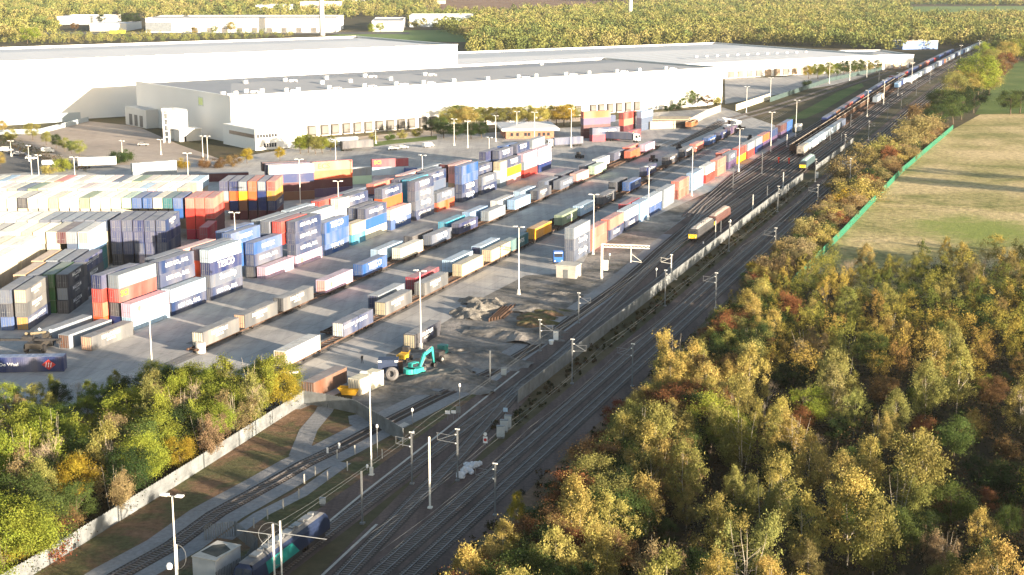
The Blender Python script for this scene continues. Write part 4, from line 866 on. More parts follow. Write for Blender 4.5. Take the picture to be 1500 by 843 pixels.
def tree(X,Y,kind,h,coln,label,group=None,wide=1.0,nm=None):
    v=random.choice(TREES[kind]); r=thing(nm or NAMES[kind],label,'bush' if kind=='bush' else 'tree',(X,Y,0),random.uniform(0,6.28),group)
    s=h/v[2]; r.scale=(s*wide,s*wide,s); j=random.uniform(0.8,1.2); c=tuple(min(1,q*j*random.uniform(0.94,1.06)) for q in TC[coln])
    link('trunk',v[1],r); link('crown',v[0],r,col=c); return r
def inside(p,poly):
    x,y=p; c=False
    for i in range(len(poly)):
        (x0,y0),(x1,y1)=poly[i-1],poly[i]
        if (y0>y)!=(y1>y) and x<(x1-x0)*(y-y0)/(y1-y0)+x0: c=not c
    return c
def scatter(poly,dmin,seed,tries=60000,maxn=2000,exist=()):
    rg=np.random.default_rng(seed); xs=[p[0] for p in poly]; ys=[p[1] for p in poly]; out=list(exist); grid={}
    for q in out: grid.setdefault((int(q[0]/dmin),int(q[1]/dmin)),[]).append(q)
    n0=len(out)
    for _ in range(tries):
        p=(rg.uniform(min(xs),max(xs)),rg.uniform(min(ys),max(ys)))
        if not inside(p,poly): continue
        g=(int(p[0]/dmin),int(p[1]/dmin))
        if any((p[0]-q[0])**2+(p[1]-q[1])**2<dmin*dmin for a in(-1,0,1) for b in(-1,0,1) for q in grid.get((g[0]+a,g[1]+b),())): continue
        out.append(p); grid.setdefault(g,[]).append(p)
        if len(out)-n0>=maxn: break
    return out[n0:]
def in_view(X,Y,m=1.03): return abs(X)<0.3456*Y*m+6 and Y>130
# right wood: edge follows the railway bank
edge=[W(112,-60.5),W(160,-60.8),W(205,-62.0),W(240,-63),W(275,-63),W(305,-61.5)]
woodR=[W(80,-64)]+edge+[(74,350),(92,352),(104,366),(128,360),(150,362),(190,362),(150,95)]
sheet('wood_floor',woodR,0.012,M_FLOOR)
allp=scatter(woodR,5.5,5); pts=[p for p in allp if in_view(*p)]; outside=[p for p in allp if not in_view(*p) and p[0]<0.3456*p[1]+45 and p[1]>95]
pts.sort(key=lambda p:p[1])
hero=pts[:999]
def pick(mixl):
    r_=random.random(); a=0
    for k,c,hh,pr in mixl:
        a+=pr
        if r_<a: return k,c,hh
    return mixl[-1][:3]
mixR=[('birch','gold',10.2,.17),('birch','olive',10.8,.15),('multi','olive',9.6,.08),('multi','gold',9.4,.10),('birch','straw',10,.06),('broad','green',6.8,.08),('broad','dark',6.4,.09),('broad','lime',7.2,.06),('broad','copper',7,.05),('multi','tan',8.5,.05),('broad','russet',6.2,.025),('bush','dark',4,.04),('bare','tan',8.5,.045)]
band=[]; 
per=14
vis=[p for p in pts]
# nearest trees stand alone, the rest of the wood behind them is one mass
solo=vis[:190]+[p for p in vis[190:] if random.random()<0.22]; sset=set(solo); rest=[p for p in vis if p not in sset]
for b in range(0,len(solo),per):
    grp=sorted(solo[b:b+per],key=lambda p:p[0]/p[1])
    for j,(X,Y) in enumerate(grp):
        k,c,hh=pick(mixR)
        if math.sin(X*0.21+2*math.sin(Y*0.07))*math.cos(Y*0.16+X*0.05)<-0.42: k,c,hh=random.choice([('bush','dark',4),('broad','dark',5),('bare','tan',6),('bush','copper',3.5)])
        h=hh*random.choice([0.62,0.78,0.88,0.95,1.05,1.15])*random.uniform(0.93,1.07)
        if random.random()<0.12: h*=1.15
        if Y>262: h=min(h,8.8)
        if ST(X,Y)[1]<-60: h*=0.88; 
        tree(X,Y,k,h,c,'%s %s, %s from left in %s row up the right-hand wood'%(CN[c],KN[k],ordw(j),ordw(b//per)),wide=random.uniform(1.0,1.35))
def mass(name,label,P,nq,size,kinds,hrange,cat='wood',trunks=True,rg=None):
    """many trees as one object"""
    rg=rg or np.random.default_rng(3); Vs=[];Ss=[];Hs=[]; cols=[]
    prot=[]
    for kd in kinds:
        for v in range(3):
            c,r=blobs(kd,rg,10.0); prot.append(leaf_cloud(c,r,nq,size,rg,1.2))
    for (X,Y) in P:
        V,sh,hu=prot[rg.integers(len(prot))]; s=(hrange[0]+(hrange[1]-hrange[0])*rg.random()**1.3*1.25)/10.0; a=rg.random()*6.283; ca,sa=math.cos(a),math.sin(a)
        Q=V*s; Q=np.stack([Q[:,0]*ca-Q[:,1]*sa+X,Q[:,0]*sa+Q[:,1]*ca+Y,Q[:,2]],1); Vs.append(Q)
        Ss.append(np.clip(sh*0.3+0.35*rg.random()+0.15,0,1)); Hs.append(np.clip(hu*0.12+0.5*rg.random()+0.38*(0.5+0.5*math.sin(X*0.031+1.3*math.sin(Y*0.017))*math.cos(Y*0.023+X*0.011)),0,1))
    me=quads_mesh(name,np.concatenate(Vs),np.concatenate(Ss),np.concatenate(Hs),LEAFW); o=link(name,me)
    return tag(o,label,cat,kind='stuff')
def woodmat(name,stops):
    m,n,b=newmat(name); a1=N(n,'ShaderNodeAttribute'); a1.attribute_name='hue'; a2=N(n,'ShaderNodeAttribute'); a2.attribute_name='shade'
    c=ramp(n,a1.outputs['Fac'],stops); mr=N(n,'ShaderNodeMapRange'); mr.inputs[3].default_value=0.62; mr.inputs[4].default_value=1.3; n.links.new(a2.outputs['Fac'],mr.inputs[0])
    hs=N(n,'ShaderNodeHueSaturation'); n.links.new(c,hs.inputs['Color']); n.links.new(mr.outputs[0],hs.inputs['Value']); n.links.new(hs.outputs[0],b.inputs['Base Color']); b.inputs['Roughness'].default_value=0.85; b.inputs['Specular IOR Level'].default_value=0.05
    return m
AUT=[(0.0,(0.03,0.045,0.015)),(0.25,(0.09,0.11,0.025)),(0.45,(0.17,0.165,0.035)),(0.65,(0.26,0.20,0.045)),(0.85,(0.22,0.13,0.05)),(1.0,(0.08,0.09,0.03))]
FARA=[(0.0,(0.05,0.07,0.03)),(0.3,(0.11,0.14,0.045)),(0.55,(0.20,0.20,0.06)),(0.8,(0.23,0.20,0.08)),(1.0,(0.08,0.11,0.045))]
LEAFW=woodmat('autumn_leaves',AUT)
rest+=outside
if rest: mass('woodland','rear trees of the right-hand autumn wood',rest,3500,0.09,['birch','broad','multi'],(6,8.8))
# dense belt of broadleaf trees along the railway edge of the wood
belt=scatter([W(60,-61),W(160,-61),W(240,-62.5),W(300,-61.5),W(310,-58),W(300,-50),W(240,-50),W(160,-48),W(60,-46)],3.6,66)
belt.sort(key=lambda p:ST(*p)[0])
beltout=[p for p in belt if ST(*p)[0]<138]; belt=[p for p in belt if ST(*p)[0]>=138]  # off-frame end of the belt, added as dense cover to shade the foreground
for i,(X,Y) in enumerate(belt):
    c=random.choice(['dark','green','dark','gold','olive','copper','gold','russet']); s_,t_=ST(X,Y)
    tree(X,Y,'birch' if c=='gold' else 'broad',(random.uniform(8.5,10) if c=='gold' else random.uniform(6.5,8.8))*(0.75 if t_<-59.5 and s_>168 else 1),c,'%s %s, %s up the railway-side belt of the right-hand wood'%(CN[c],'birch' if c=='gold' else 'broad tree',ordw(i)),wide=1.2)
mass('woodland','trees added to the railway-side belt just below the picture to shade the tracks',beltout,4500,0.085,['broad'],(9,10))
# low growth under the woods
def under(poly,n,seed,label,h=(0.8,3.0)):
    rg=np.random.default_rng(seed); P=[p for p in scatter(poly,0.9 if h[1]<1.5 else 1.5,seed,tries=n*6,maxn=n) if in_view(*p)]
    cs=np.array([(x,y,0) for x,y in P]); hh=rg.uniform(*h,size=len(P)); k=70
    V=[];S_=[];H_=[]
    for (x,y,_),q in zip(cs,hh):
        c=rg.normal(size=(3,3))*q*0.3; c[:,2]=abs(c[:,2])+q*0.3; c+= (x,y,0); r=np.full((3,3),q*0.35); v,s_,u_=leaf_cloud(c,r,k,0.13,rg); V.append(v); S_.append(s_*0.7); H_.append(np.clip(u_*0.5+rg.random()*0.5,0,1))
    return tag(link('undergrowth',quads_mesh('undergrowth',np.concatenate(V),np.concatenate(S_),np.concatenate(H_),UNDER)),label,'undergrowth',kind='stuff')
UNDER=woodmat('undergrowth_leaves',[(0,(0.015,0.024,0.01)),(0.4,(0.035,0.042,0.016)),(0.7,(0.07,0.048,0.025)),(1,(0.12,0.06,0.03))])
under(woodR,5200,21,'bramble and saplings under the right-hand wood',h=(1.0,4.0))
bank=[W(110,-69),W(200,-69.5),W(300,-68.5),W(400,-67),W(520,-64),W(640,-62),W(640,-56),W(500,-59),W(370,-60),W(300,-62.5),W(200,-65),W(110,-64)]
sheet('railway_bank',bank,0.016,M_BROWN); under(bank,2600,22,'rough grass and bramble on the railway bank',h=(0.3,1.3))
vg=[W(215,-84.6),W(300,-84.9),W(400,-84.9),W(500,-84.5),W(520,-80.8),W(400,-80.8),W(300,-80.6),W(220,-80.9)]
under(vg,1500,23,'weeds along the foot of the palisade wall',h=(0.2,0.9))
# left wood
woodL=[G(*p) for p in ((-90,600),(-60,598),(60,597),(130,592),(200,580),(260,580),(330,584),(395,590),(432,598),(335,652),(232,722),(145,776),(92,810),(30,850),(-60,905),(-160,960),(-200,800))]
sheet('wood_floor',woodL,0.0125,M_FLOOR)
mixL=[('broad','lime',8.8,.24),('broad','green',8.2,.14),('birch','olive',10,.10),('multi','lime',9.8,.10),('bare','tan',9.6,.09),('broad','yellow',7,.05),('multi','tan',8.5,.07),('broad','dark',7.5,.10),('broad','copper',6.0,.04),('birch','lime',9,.07)]
PL=[p for p in scatter(woodL,4.2,8) if in_view(*p,1.05)]; PL.sort(key=lambda p:p[1])
special={}
for b in range(0,len(PL),12):
    grp=sorted(PL[b:b+12],key=lambda p:p[0]/p[1])
    for j,(X,Y) in enumerate(grp):
        k,c,hh=pick(mixL); h=hh*random.uniform(0.85,1.2)
        if Y>246: h*=0.66
        if Y>222 and X/Y<-0.27: h=min(h,5.5)

        s_,t_=ST(X,Y)
        tree(X,Y,k,h,c,'%s %s, %s from left in %s row up the left-hand wood'%(CN[c],KN[k],ordw(j),ordw(b//12)),wide=random.uniform(1.05,1.35))
under(woodL,800,24,'saplings and bramble under the left-hand wood')
for (x,y,k,h,c,l) in [(18,845,'broad',9,'yellow','bright yellow tree cut by the bottom left corner'),(66,822,'bush',6,'red','dull red bush in the bottom left corner by the palisade fence'),(262,655,'bare',8.5,'tan','pale bare tree leaning over the left palisade fence'),
     (342,600,'bare',8,'tan','pale bare tree near the right end of the left-hand wood'),(758,770,'birch',5.0,'yellow','small bright yellow birch alone on the bank beside the main line'),(905,640,'broad',6.5,'red','dull red tree at the railway edge of the right-hand wood'),
     (748,850,'birch',6,'yellow','small bright yellow birch low on the bank at the bottom')]:
    tree(*G(x,y),k,h,c,l)
# hedge and trees along the green fence
hed=[(1238,262,'bush',6,'straw'),(1262,240,'bush',5.5,'straw'),(1296,232,'bush',6,'olive'),(1318,222,'bush',6.5,'straw'),(1225,282,'bush',3.5,'straw'),(1250,300,'bush',6.0,'gold'),(1268,292,'bush',5.5,'straw'),(1240,308,'bush',4.5,'yellow'),(1218,312,'bush',3.8,'straw'),(1198,320,'bush',3.2,'tan'),(1212,336,'bush',3.4,'tan'),
 (1186,372,'bush',4.6,'straw'),(1172,378,'bush',4.4,'straw'),(1158,382,'bush',4.0,'gold'),(1138,392,'birch',5.5,'gold'),(1120,402,'bush',4.8,'lime'),(1104,408,'broad',5.0,'yellow'),(1098,414,'bush',3.5,'green'),(1150,400,'bush',4.8,'copper'),(1135,412,'bush',4.8,'copper'),(1168,396,'bush',4,'dark'),
 (1205,424,'bush',4.6,'gold'),(1222,420,'bush',4.0,'copper'),(1268,410,'birch',5.0,'copper'),(1300,408,'birch',4.5,'gold'),(1340,406,'birch',5.5,'straw'),(1290,412,'bush',3,'dark'),
 (1338,208,'bush',8.0,'straw'),(1320,214,'bush',6.0,'straw'),(1352,200,'bush',7.0,'straw'),(1372,190,'broad',10.0,'dark'),(1396,182,'broad',11.5,'green'),(1408,176,'broad',12.5,'dark'),(1378,172,'broad',12.0,'green'),(1426,166,'broad',12,'dark'),(1350,182,'bush',7,'copper'),
 (1398,155,'broad',15,'olive'),(1412,150,'broad',15,'gold'),(1431,148,'broad',21,'lime'),(1448,140,'broad',13,'olive'),(1462,118,'broad',12,'copper'),(1473,108,'broad',12,'russet'),(1452,105,'broad',13,'olive'),(1440,95,'broad',14,'lime'),(1475,95,'broad',15,'gold'),(1492,90,'broad',15,'lime'),(1460,88,'broad',12,'green'),(1500,84,'broad',15,'olive'),
 (1480,168,'broad',11,'green'),(1494,166,'broad',10,'dark'),(1425,120,'broad',11,'olive'),(1410,108,'broad',9,'green')]
for i,(x,y,k,h,c) in enumerate(hed): tree(*G(x,y),k,h*(1.2 if k=='broad' and y<200 else (0.85 if y>370 else 1.4)),c,'%s %s beside the green fence, %s up the hedge line'%(CN[c],KN[k],ordw(sorted(hed,key=lambda q:-q[1]).index(hed[i]))),wide=1.35)
# hedgerow trees east of the picture throw the long shadows across the meadow
for i,(X,Y,h) in enumerate([(186,476,14),(196,470,13),(207,464,14),(182,512,8),(206,500,11),(130,346,12),(139,340,13),(149,334,13),(160,328,13),(172,322,13)]): tree(X,Y,'broad',h,'green','green hedgerow tree right of the meadow, %s of its row'%ordw(i),wide=1.1)
# yard-side trees by the warehouses
yd=[(660,190,'olive'),(672,186,'green'),(684,190,'gold'),(698,186,'olive'),(712,184,'gold'),(728,186,'olive'),(745,184,'olive'),(760,185,'gold'),(775,184,'olive'),(790,186,'gold'),(802,183,'olive'),(815,184,'gold'),(826,185,'yellow'),(836,182,'olive'),(645,196,'green'),(632,200,'dark'),(650,203,'dark'),(668,205,'dark'),(690,204,'dark'),(705,203,'dark')]
for i,(x,y,c) in enumerate(yd): tree(*G(x,y),'broad',random.uniform(9,11) if y<195 else 7.5,c,'%s tree of the belt before the docks, %s from left'%(CN[c],ordw(sorted(yd).index(yd[i]))),wide=1.45,nm='planted_tree')
yl=[(3,196,'gold',6),(18,205,'olive',5),(48,206,'olive',8),(68,213,'olive',6),(82,218,'dark',6),(95,222,'olive',6),(105,226,'green',5.5),(116,230,'olive',7),(92,252,'lime',5),(72,256,'gold',4),(172,240,'dark',5),(182,238,'green',5),(362,240,'yellow',6),(410,236,'yellow',5.5),(342,244,'copper',4.5),(320,246,'copper',4),(440,226,'lime',8),(452,224,'lime',8),(462,226,'olive',7.5),(472,225,'lime',7),(484,222,'olive',7),
 (300,246,'copper',4),(502,214,'olive',3.5),(520,212,'olive',3.5),(545,208,'olive',3.5),(570,206,'green',3.5),(590,203,'olive',3.5),(612,200,'olive',4),(0,246,'gold',6),(268,247,'yellow',4),(1000,160,'green',6),(1010,157,'green',9),(1022,156,'dark',7),(1036,158,'copper',7),(990,162,'dark',5),(978,163,'dark',4),(1050,154,'olive',4.5),(1184,116,'yellow',9),(1198,116,'lime',11),(1213,116,'lime',12),(1226,114,'green',10),(1236,112,'dark',11),(1246,111,'green',11),(1256,110,'green',11),(1270,108,'olive',10),(1284,106,'green',9),(1182,128,'dark',5)]
for i,(x,y,c,h) in enumerate(yl): tree(*G(x,y),'broad' if h>5 else 'bush',h,c,'%s planting around the warehouses, %s from the left'%(CN[c],ordw(sorted(yl).index(yl[i]))),wide=1.15,nm='planted_tree')
# hedge bank left of the apron
_hb=[G(*p) for p in ((-20,200),(0,206),(60,221),(100,240),(135,252),(120,254),(60,236),(0,219),(-20,214))]
under(_hb,300,44,'dark hedge bank between the car park and the dusty apron',h=(1.2,2.6))
hb=[G(*p) for p in ((0,214),(60,221),(125,246),(135,250),(120,252),(60,234),(0,222))]
# far woods and hedgerows
LEAFW=woodmat('far_leaves',FARA)
def fmass(label,poly,d,seed,hr,nq=300,size=0.42,name='far_wood'):
    P=[p for p in scatter(poly,d,seed,tries=30000,maxn=4000) if abs(p[0])<0.3456*p[1]*1.06+30]
    if P: mass(name,label,P,nq,size,['broad','bush'],hr,rg=np.random.default_rng(seed))
fmass('autumn wood behind the far warehouse, up to the bend of the line',px((690,84),(1062,66),(1110,66),(1300,74),(1370,72),(1440,66),(1480,84),(1560,96),(1560,30),(1330,31),(1240,27),(940,20),(900,24),(640,45),(690,60)),9.5,31,(10,16))
fmass('second band of trees left of the far green field',px((640,30),(700,45),(900,24),(1000,22),(1330,30),(1330,10),(1100,4),(960,8),(880,14),(700,24)),15,32,(10,15),200,0.55)
fmass('trees between the far houses at the top left',px((-40,64),(60,62),(85,50),(80,30),(210,22),(215,10),(560,10),(640,12),(640,-6),(-60,-8)),14,33,(9,15),200,0.55)
fmass('scrub and trees along the far road',px((-40,66),(200,64),(350,60),(430,56),(430,53),(260,53),(80,54),(-40,50)),9,34,(4,8),160,0.36)
fmass('shrubs by the far pale warehouse',px((600,44),(690,44),(720,50),(700,36),(690,32),(700,20),(600,18)),16,35,(7,13),200,0.5)
fmass('trees and gardens behind the long far factory',px((215,30),(420,30),(600,26),(640,3),(215,3)),17,37,(8,14),180,0.6)
fmass('hedgerow of dark trees across the far fields',px((850,2),(1560,9),(1560,6),(850,-2)),12,36,(8,12),120,0.7)
ft=sorted([(40,64,'lime',15),(52,62,'lime',14),(180,42,'dark',17),(196,42,'dark',19),(150,36,'dark',13),(172,33,'copper',11),(340,48,'gold',12),(314,50,'olive',9),(285,52,'straw',9),(545,50,'lime',11),(557,48,'lime',11),(28,42,'gold',13),(75,42,'gold',13),(110,46,'copper',10),(608,42,'dark',9),(690,60,'straw',14),(700,66,'straw',12),(1480,30,'olive',14),(1425,26,'straw',9),(1300,27,'green',14),(1262,30,'green',16)])
for i,(x,y,c,h) in enumerate(ft): tree(*G(x,y),'broad',h,c,'%s far tree, %s from left along the top of the view'%(CN[c],ordw(i)),wide=1.2)

# low scrub between the green fence and the line
sc_=[p for p in scatter([W(330,-66.5),W(420,-66),W(520,-64.5),W(620,-63),W(700,-61),W(700,-51.5),W(560,-56.8),W(430,-58.6),W(350,-60.6),W(318,-61.5)],4.6,77)]
sc_.sort(key=lambda p:ST(*p)[0])
for i,(X,Y) in enumerate(sc_):
    c=random.choice(['straw','tan','russet','copper','dark','gold','straw']); tree(X,Y,'bush',random.uniform(3.2,5.8),c,'%s scrub bush, %s up the strip between green fence and main line'%(CN[c],ordw(i)),wide=1.15)
# ------------------------------------------------------------------ fences
M_PAL=plain('palisade_grey',(0.19,0.205,0.215),0.6,0.15,0.38,0.5)
def fence(label,pts,h=2.4,mat=None,name='palisade_fence',solid=0.82,pitch=0.17,posts=3.0):
    mat=mat or M_PAL; r=thing(name,label,'fence',(0,0,0)); mb=MB(); pm=MB()
    for (x0,y0),(x1,y1) in zip(pts,pts[1:]):
        d=Vector((x1-x0,y1-y0)); L=d.length; d/=L; nn=Vector((-d.y,d.x)); k=int(L/pitch)
        for i in range(k):
            a=i*L/k; b=a+L/k*solid
            p=[(x0+d.x*a,y0+d.y*a),(x0+d.x*b,y0+d.y*b)]
            hh=h+0.05*((i*7)%3-1)
            mb.box(0,b-a,-0.015,0.015,0.05,hh,Matrix.Translation((p[0][0],p[0][1],0))@Matrix.Rotation(math.atan2(d.y,d.x),4,'Z'))
        k=max(1,int(L/posts))
        for i in range(k+1):
            a=i*L/k; pm.box(-0.05,0.05,0.02,0.12,0,h-0.1,Matrix.Translation((x0+d.x*a,y0+d.y*a,0))@Matrix.Rotation(math.atan2(d.y,d.x),4,'Z'))
    mb.build('panel',mat,r); pm.build('posts',mat,r); return r
fence('long grey palisade fence between the sidings and the main line',[W(s,-85.6) for s in (232,300,400,460)]+[W(520,-85.2)],h=2.5,pitch=0.34,solid=0.9)
fence('broken far stretch of grey palisade fence beside the running lines',[W(545,-84.8),W(640,-84.0)],h=2.0,pitch=0.5,solid=0.9)
fence('grey palisade fence along the edge of the left-hand wood',px((-60,905),(40,848),(95,814),(150,780),(240,724),(340,660),(445,592)),pitch=0.22,solid=0.88)
fence('grey palisade fence from the left wood to the siding, below the cream container',px((445,592),(478,597),(520,606),(556,628),(590,648)),pitch=0.22,solid=0.88)
M_GRN=plain('green_mesh',(0.02,0.13,0.08),0.6,0,0.15,0.2)
fence('bright green mesh fence along the meadow',px((1160,420),(1168,412),(1235,345),(1320,255),(1396,190)),h=2.2,mat=M_GRN,name='mesh_fence',pitch=0.5,solid=0.93)
fence('pale fence beside the apron of the near warehouse',px((952,190),(1005,188),(1035,172),(1056,164)),h=3.6,mat=plain('timber_grey',(0.30,0.29,0.26),0.9,0,0.3,0.4),name='timber_fence',pitch=0.5,solid=0.95)
fence('pale screen fence right of the near warehouse by the first siding',px((1078,163),(1128,146)),h=3.4,mat=plain('pale_screen',(0.45,0.44,0.36),0.9,0,0.2,0.3),name='timber_fence',pitch=0.5,solid=0.95)
fence('dark mesh fence beside the far warehouse yard',px((1128,150),(1215,120),(1290,104),(1330,90)),h=2.6,mat=plain('dull_teal',(0.05,0.08,0.08),0.7,0,0.2,0.3),name='mesh_fence',pitch=0.5,solid=0.9)
fence('palisade pen around the relay room',px((318,862),(362,836),(378,812),(345,786),(300,792)),h=2.2,pitch=0.3,solid=0.5)
fence('blue grey fence in front of the tall warehouse',px((-60,238),(0,198),(60,196),(130,178)),h=2.2,mat=BLUEG,name='mesh_fence',pitch=0.6,solid=0.9)
# ------------------------------------------------------------------ lamps
def lamp(x,y,lab,h=15.8,twin=True,r0=0.125):
    X,Y=G(x,y,h); r=thing('yard_lamp',lab,'lamp post',(X,Y,0.03),-YAW+random.uniform(-.3,.3))
    mb=MB(); mb.tube((0,0,0),(0,0,h),r0*1.15,r0*0.65,8); mb.box(-0.35,0.35,-0.35,0.35,0,0.12); mb.box(-0.22,0.22,-0.22,0.22,0.12,1.2); mb.build('pole',POLE,r,smooth=False)
    for sg in ((-1,1) if twin else (1,)):
        MB().tube((0,0,h-0.05),(sg*0.9,0,h),0.06,k=5).build('arm',POLE,r)
        hd=MB(); hd.box(min(sg*0.5,sg*1.35),max(sg*0.5,sg*1.35),-0.33,0.33,h-0.02,h+0.16); hd.build('lamp_head',LAMP,r)
LM=[(760,333),(870,285.5),(951,245),(1015,217),(1084,189),(1131,165),(615,397.5),(541,547),(218,452),(252,727),(343,312),(495,266),(438,234),(618.5,228),(716.5,202),(1167.5,147.5),(1094.5,127.5),(1129.5,114),(665,175),(685,178),(726,170),(757,164),(783,165),(837,160),(45,233),(55,228),(108,231),(274,225),(296,200),(303,200),(491,205),(1216,92),(1246,89),(1271,85),(1272,133),(1296,118),(1317,107),(1337,92),(1355,42),(1408,67),(1435,60),(425,546),(15,207),(41,214),(178,207),(235,205),(550,190)]
for i,(x,y) in enumerate(LM):
    small=(x,y) in ((425,546),(15,207),(41,214),(178,207),(235,205),(550,190)); far=y<135
    lamp(x,y,'%s lamp post with %s, %s from left of all lamps'%('short' if small else 'tall pale','two heads',ordw(sorted(LM).index(LM[i]))),h=6 if small else (11 if (y<215 and x<760) else (13 if far else 15.8)),r0=0.08 if small else 0.125)
# ------------------------------------------------------------------ line-side masts
def mast(X,Y,h,lab,arm=0,mat=STEEL,back=False,rot=0):
    r=thing('catenary_mast',lab,'railway mast',(X,Y,0.02),-YAW+rot); mb=MB()
    mb.box(-0.11,0.11,-0.09,-0.07,0,h); mb.box(-0.11,0.11,0.07,0.09,0,h); mb.box(-0.012,0.012,-0.07,0.07,0,h); mb.box(-0.3,0.3,-0.3,0.3,0,0.25); mb.build('post',mat,r)
    if arm:
        a=MB(); a.tube((0,0,h-0.7),(arm,0,h-2.0),0.05,k=5); a.tube((0,0,h-2.2),(arm*0.95,0,h-2.0),0.05,k=5); a.tube((arm*0.3,0,h-1.1),(arm*1.05,0,h-0.9),0.04,k=5); a.tube((arm,0,h-2.0),(arm,0,h-0.9),0.03,k=4); a.build('cantilever_arm',mat,r)
        b=MB()
        for x,z in ((0.25*math.copysign(1,arm),h-0.85),(0.25*math.copysign(1,arm),h-2.2)): b.tube((x-0.1,0,z),(x+0.12,0,z),0.11,k=8)
        b.box(-0.35,0.35,-0.05,0.05,h-0.1,h+0.08); b.build('insulator',LAMP,r)
    return r
MS=[(725.5,756,7.6,-2.9,0),(926,567,8,-2.9,0),(1048,452,8,-2.9,0),(1135,379,8,-2.9,0),(1197,309,8,-2.9,0),(1245,266,8,-2.9,0),
 (838,563,8.4,0,2.6),(974,449,8.2,0,2.6),(1067.5,369,8,0,2.6),(1139,311,8,0,2.6),(1194,267,8,0,2.4),(1237,227,8,0,2.4),(1272,205,8,0,2.4),(1300,176,8,-2.4,0),(1320,160,8,0,2.4),(1342,140,8,-2.4,0),(1362,122,8,0,2.4),
 (630,745,10.5,0,0),(603.7,710,8,-2.5,2.5),(670.5,705,8,-3.2,0),(531,768,7.6,0,0),(718,564,6.4,0,0),(791,515,6.4,0,2.6),(847.5,474,6.6,0,2.6),(1048,351,5.2,0,0),(1055.5,352,5.4,0,0),(1102.5,311,5.4,0,0),(1123.5,297,5.4,0,0),(1147,275,5.2,0,0),(1116,255,7.8,0,0),(1073.5,279,7.5,0,0),(1152.5,215,5,0,0),(983,406,5.5,-2.6,0),(1216,210,6,0,0),(1246,186,6,0,0),(1232,214,5,0,0),(1287,126,9,0,0)]
for i,(x,y,h,al,ar) in enumerate(MS):
    X,Y=G(x,y); mast(X,Y,h,'%s railway mast%s, %s from left of all masts'%('pale' if i in(17,24,26,28,31,32) else 'grey',' with a cantilever arm' if (al or ar) else ' without an arm',ordw(sorted(MS).index(MS[i]))),arm=al or ar,mat=POLE if i in(17,24,26,28,31,32) else STEEL)
# portal with lattice boom
X,Y=G(881.3,409); r=thing('gantry','pale lattice gantry reaching over the siding throat beside the concrete hut','gantry',(X,Y,0.02),R(2)); mb=MB(); mb.box(-0.25,0.25,-0.25,0.25,0,8.6); mb.build('post',POLE,r); mb=MB()
for yy in (-0.25,0.25):
    for zz in (7.9,8.6): mb.tube((0,yy,zz),(11.5,yy,zz-0.5),0.06,k=4)
for k in range(12): x=k*0.96; z=8.6-0.5*x/11.5; mb.tube((x,-0.25,z),(x+0.48,-0.25,z-0.7),0.04,k=4); mb.tube((x+0.48,-0.25,z-0.7),(x+0.96,-0.25,z),0.04,k=4); mb.tube((x,-0.25,z),(x+0.48,0.25,z),0.03,k=4)
mb.build('boom',POLE,r); mb=MB(); mb.tube((7,0,4.0),(7,0,8.0),0.09,k=6); mb.tube((7,0,4.4),(9.6,0,4.0),0.05,k=5); mb.tube((7,0,6.2),(9.6,0,4.2),0.05,k=5); mb.build('drop_arm',POLE,r)
MB().box(0.4,1.5,-0.3,0.3,2.2,4.6).build('cabinet',WHITE,r)
# pair of registration arms with hoops near the bottom
X,Y=G(403,860); r=thing('tension_gantry','pale mast with wire hoop over the dark blue locomotive','railway mast',(X,Y,0),0); mb=MB(); mb.box(-0.1,0.1,-0.1,0.1,0,8.2); mb.box(0.8,0.98,-0.08,0.08,0,8.6); mb.build('post',POLE,r)
mb=MB(); mb.tube((1,0,7.0),(6.5,0,6.2),0.06,k=5); mb.tube((-4.4,0,7.4),(0,0,6.8),0.05,k=5)
for k in range(16): a=k*math.pi/8; b=a+math.pi/8; mb.tube((-0.3+1.5*math.cos(a),0,6.9+1.5*math.sin(a)),(-0.3+1.5*math.cos(b),0,6.9+1.5*math.sin(b)),0.025,k=4)
mb.build('hoop_and_arms',STEEL,r)
X,Y=G(262,868); r=thing('radio_mast','thin mast with ring aerial beside the bottom left lamp','railway mast',(X,Y,0),0); mb=MB(); mb.tube((0,0,0),(0,0,6.2),0.08,k=6); mb.build('post',POLE,r); mb=MB()
for k in range(9): a=-0.5*math.pi+k*math.pi/8; b=a+math.pi/8; mb.tube((0.0+1.1*math.cos(a),0,4.6+1.6*math.sin(a)),(0.0+1.1*math.cos(b),0,4.6+1.6*math.sin(b)),0.025,k=4)
mb.build('ring',STEEL,r); MB().lathe([(0.0,3.0),(0.35,3.1),(0.4,3.5),(0.2,3.8)],10,(-1.0,0)).build('dish',WHITE,r)
# overhead wires
for tt,l in ((-76.6,'left main line'),(-72.75,'right main line'),(-89.0,'siding by the palisade wall')):
    r=thing('overhead_wire','thin contact and catenary wire over the %s'%l,'overhead wire',(0,0,0)); mb=MB(); P=line(tt,150); s=150
    while s<900:
        a=W(s,tt+(0.2 if (s//52)%2 else -0.2)); b=W(s+52,tt+(-0.2 if (s//52)%2 else 0.2)); mb.tube((*a,5.0),(*b,5.0),0.018,k=3,cap=False)
        for i in range(4):
            f0,f1=i/4,(i+1)/4; g=lambda f:6.2-3.2*f*(1-f); mb.tube((a[0]+(b[0]-a[0])*f0,a[1]+(b[1]-a[1])*f0,g(f0)),(a[0]+(b[0]-a[0])*f1,a[1]+(b[1]-a[1])*f1,g(f1)),0.016,k=3,cap=False)
        s+=52
    mb.build('wire',STEEL,r)
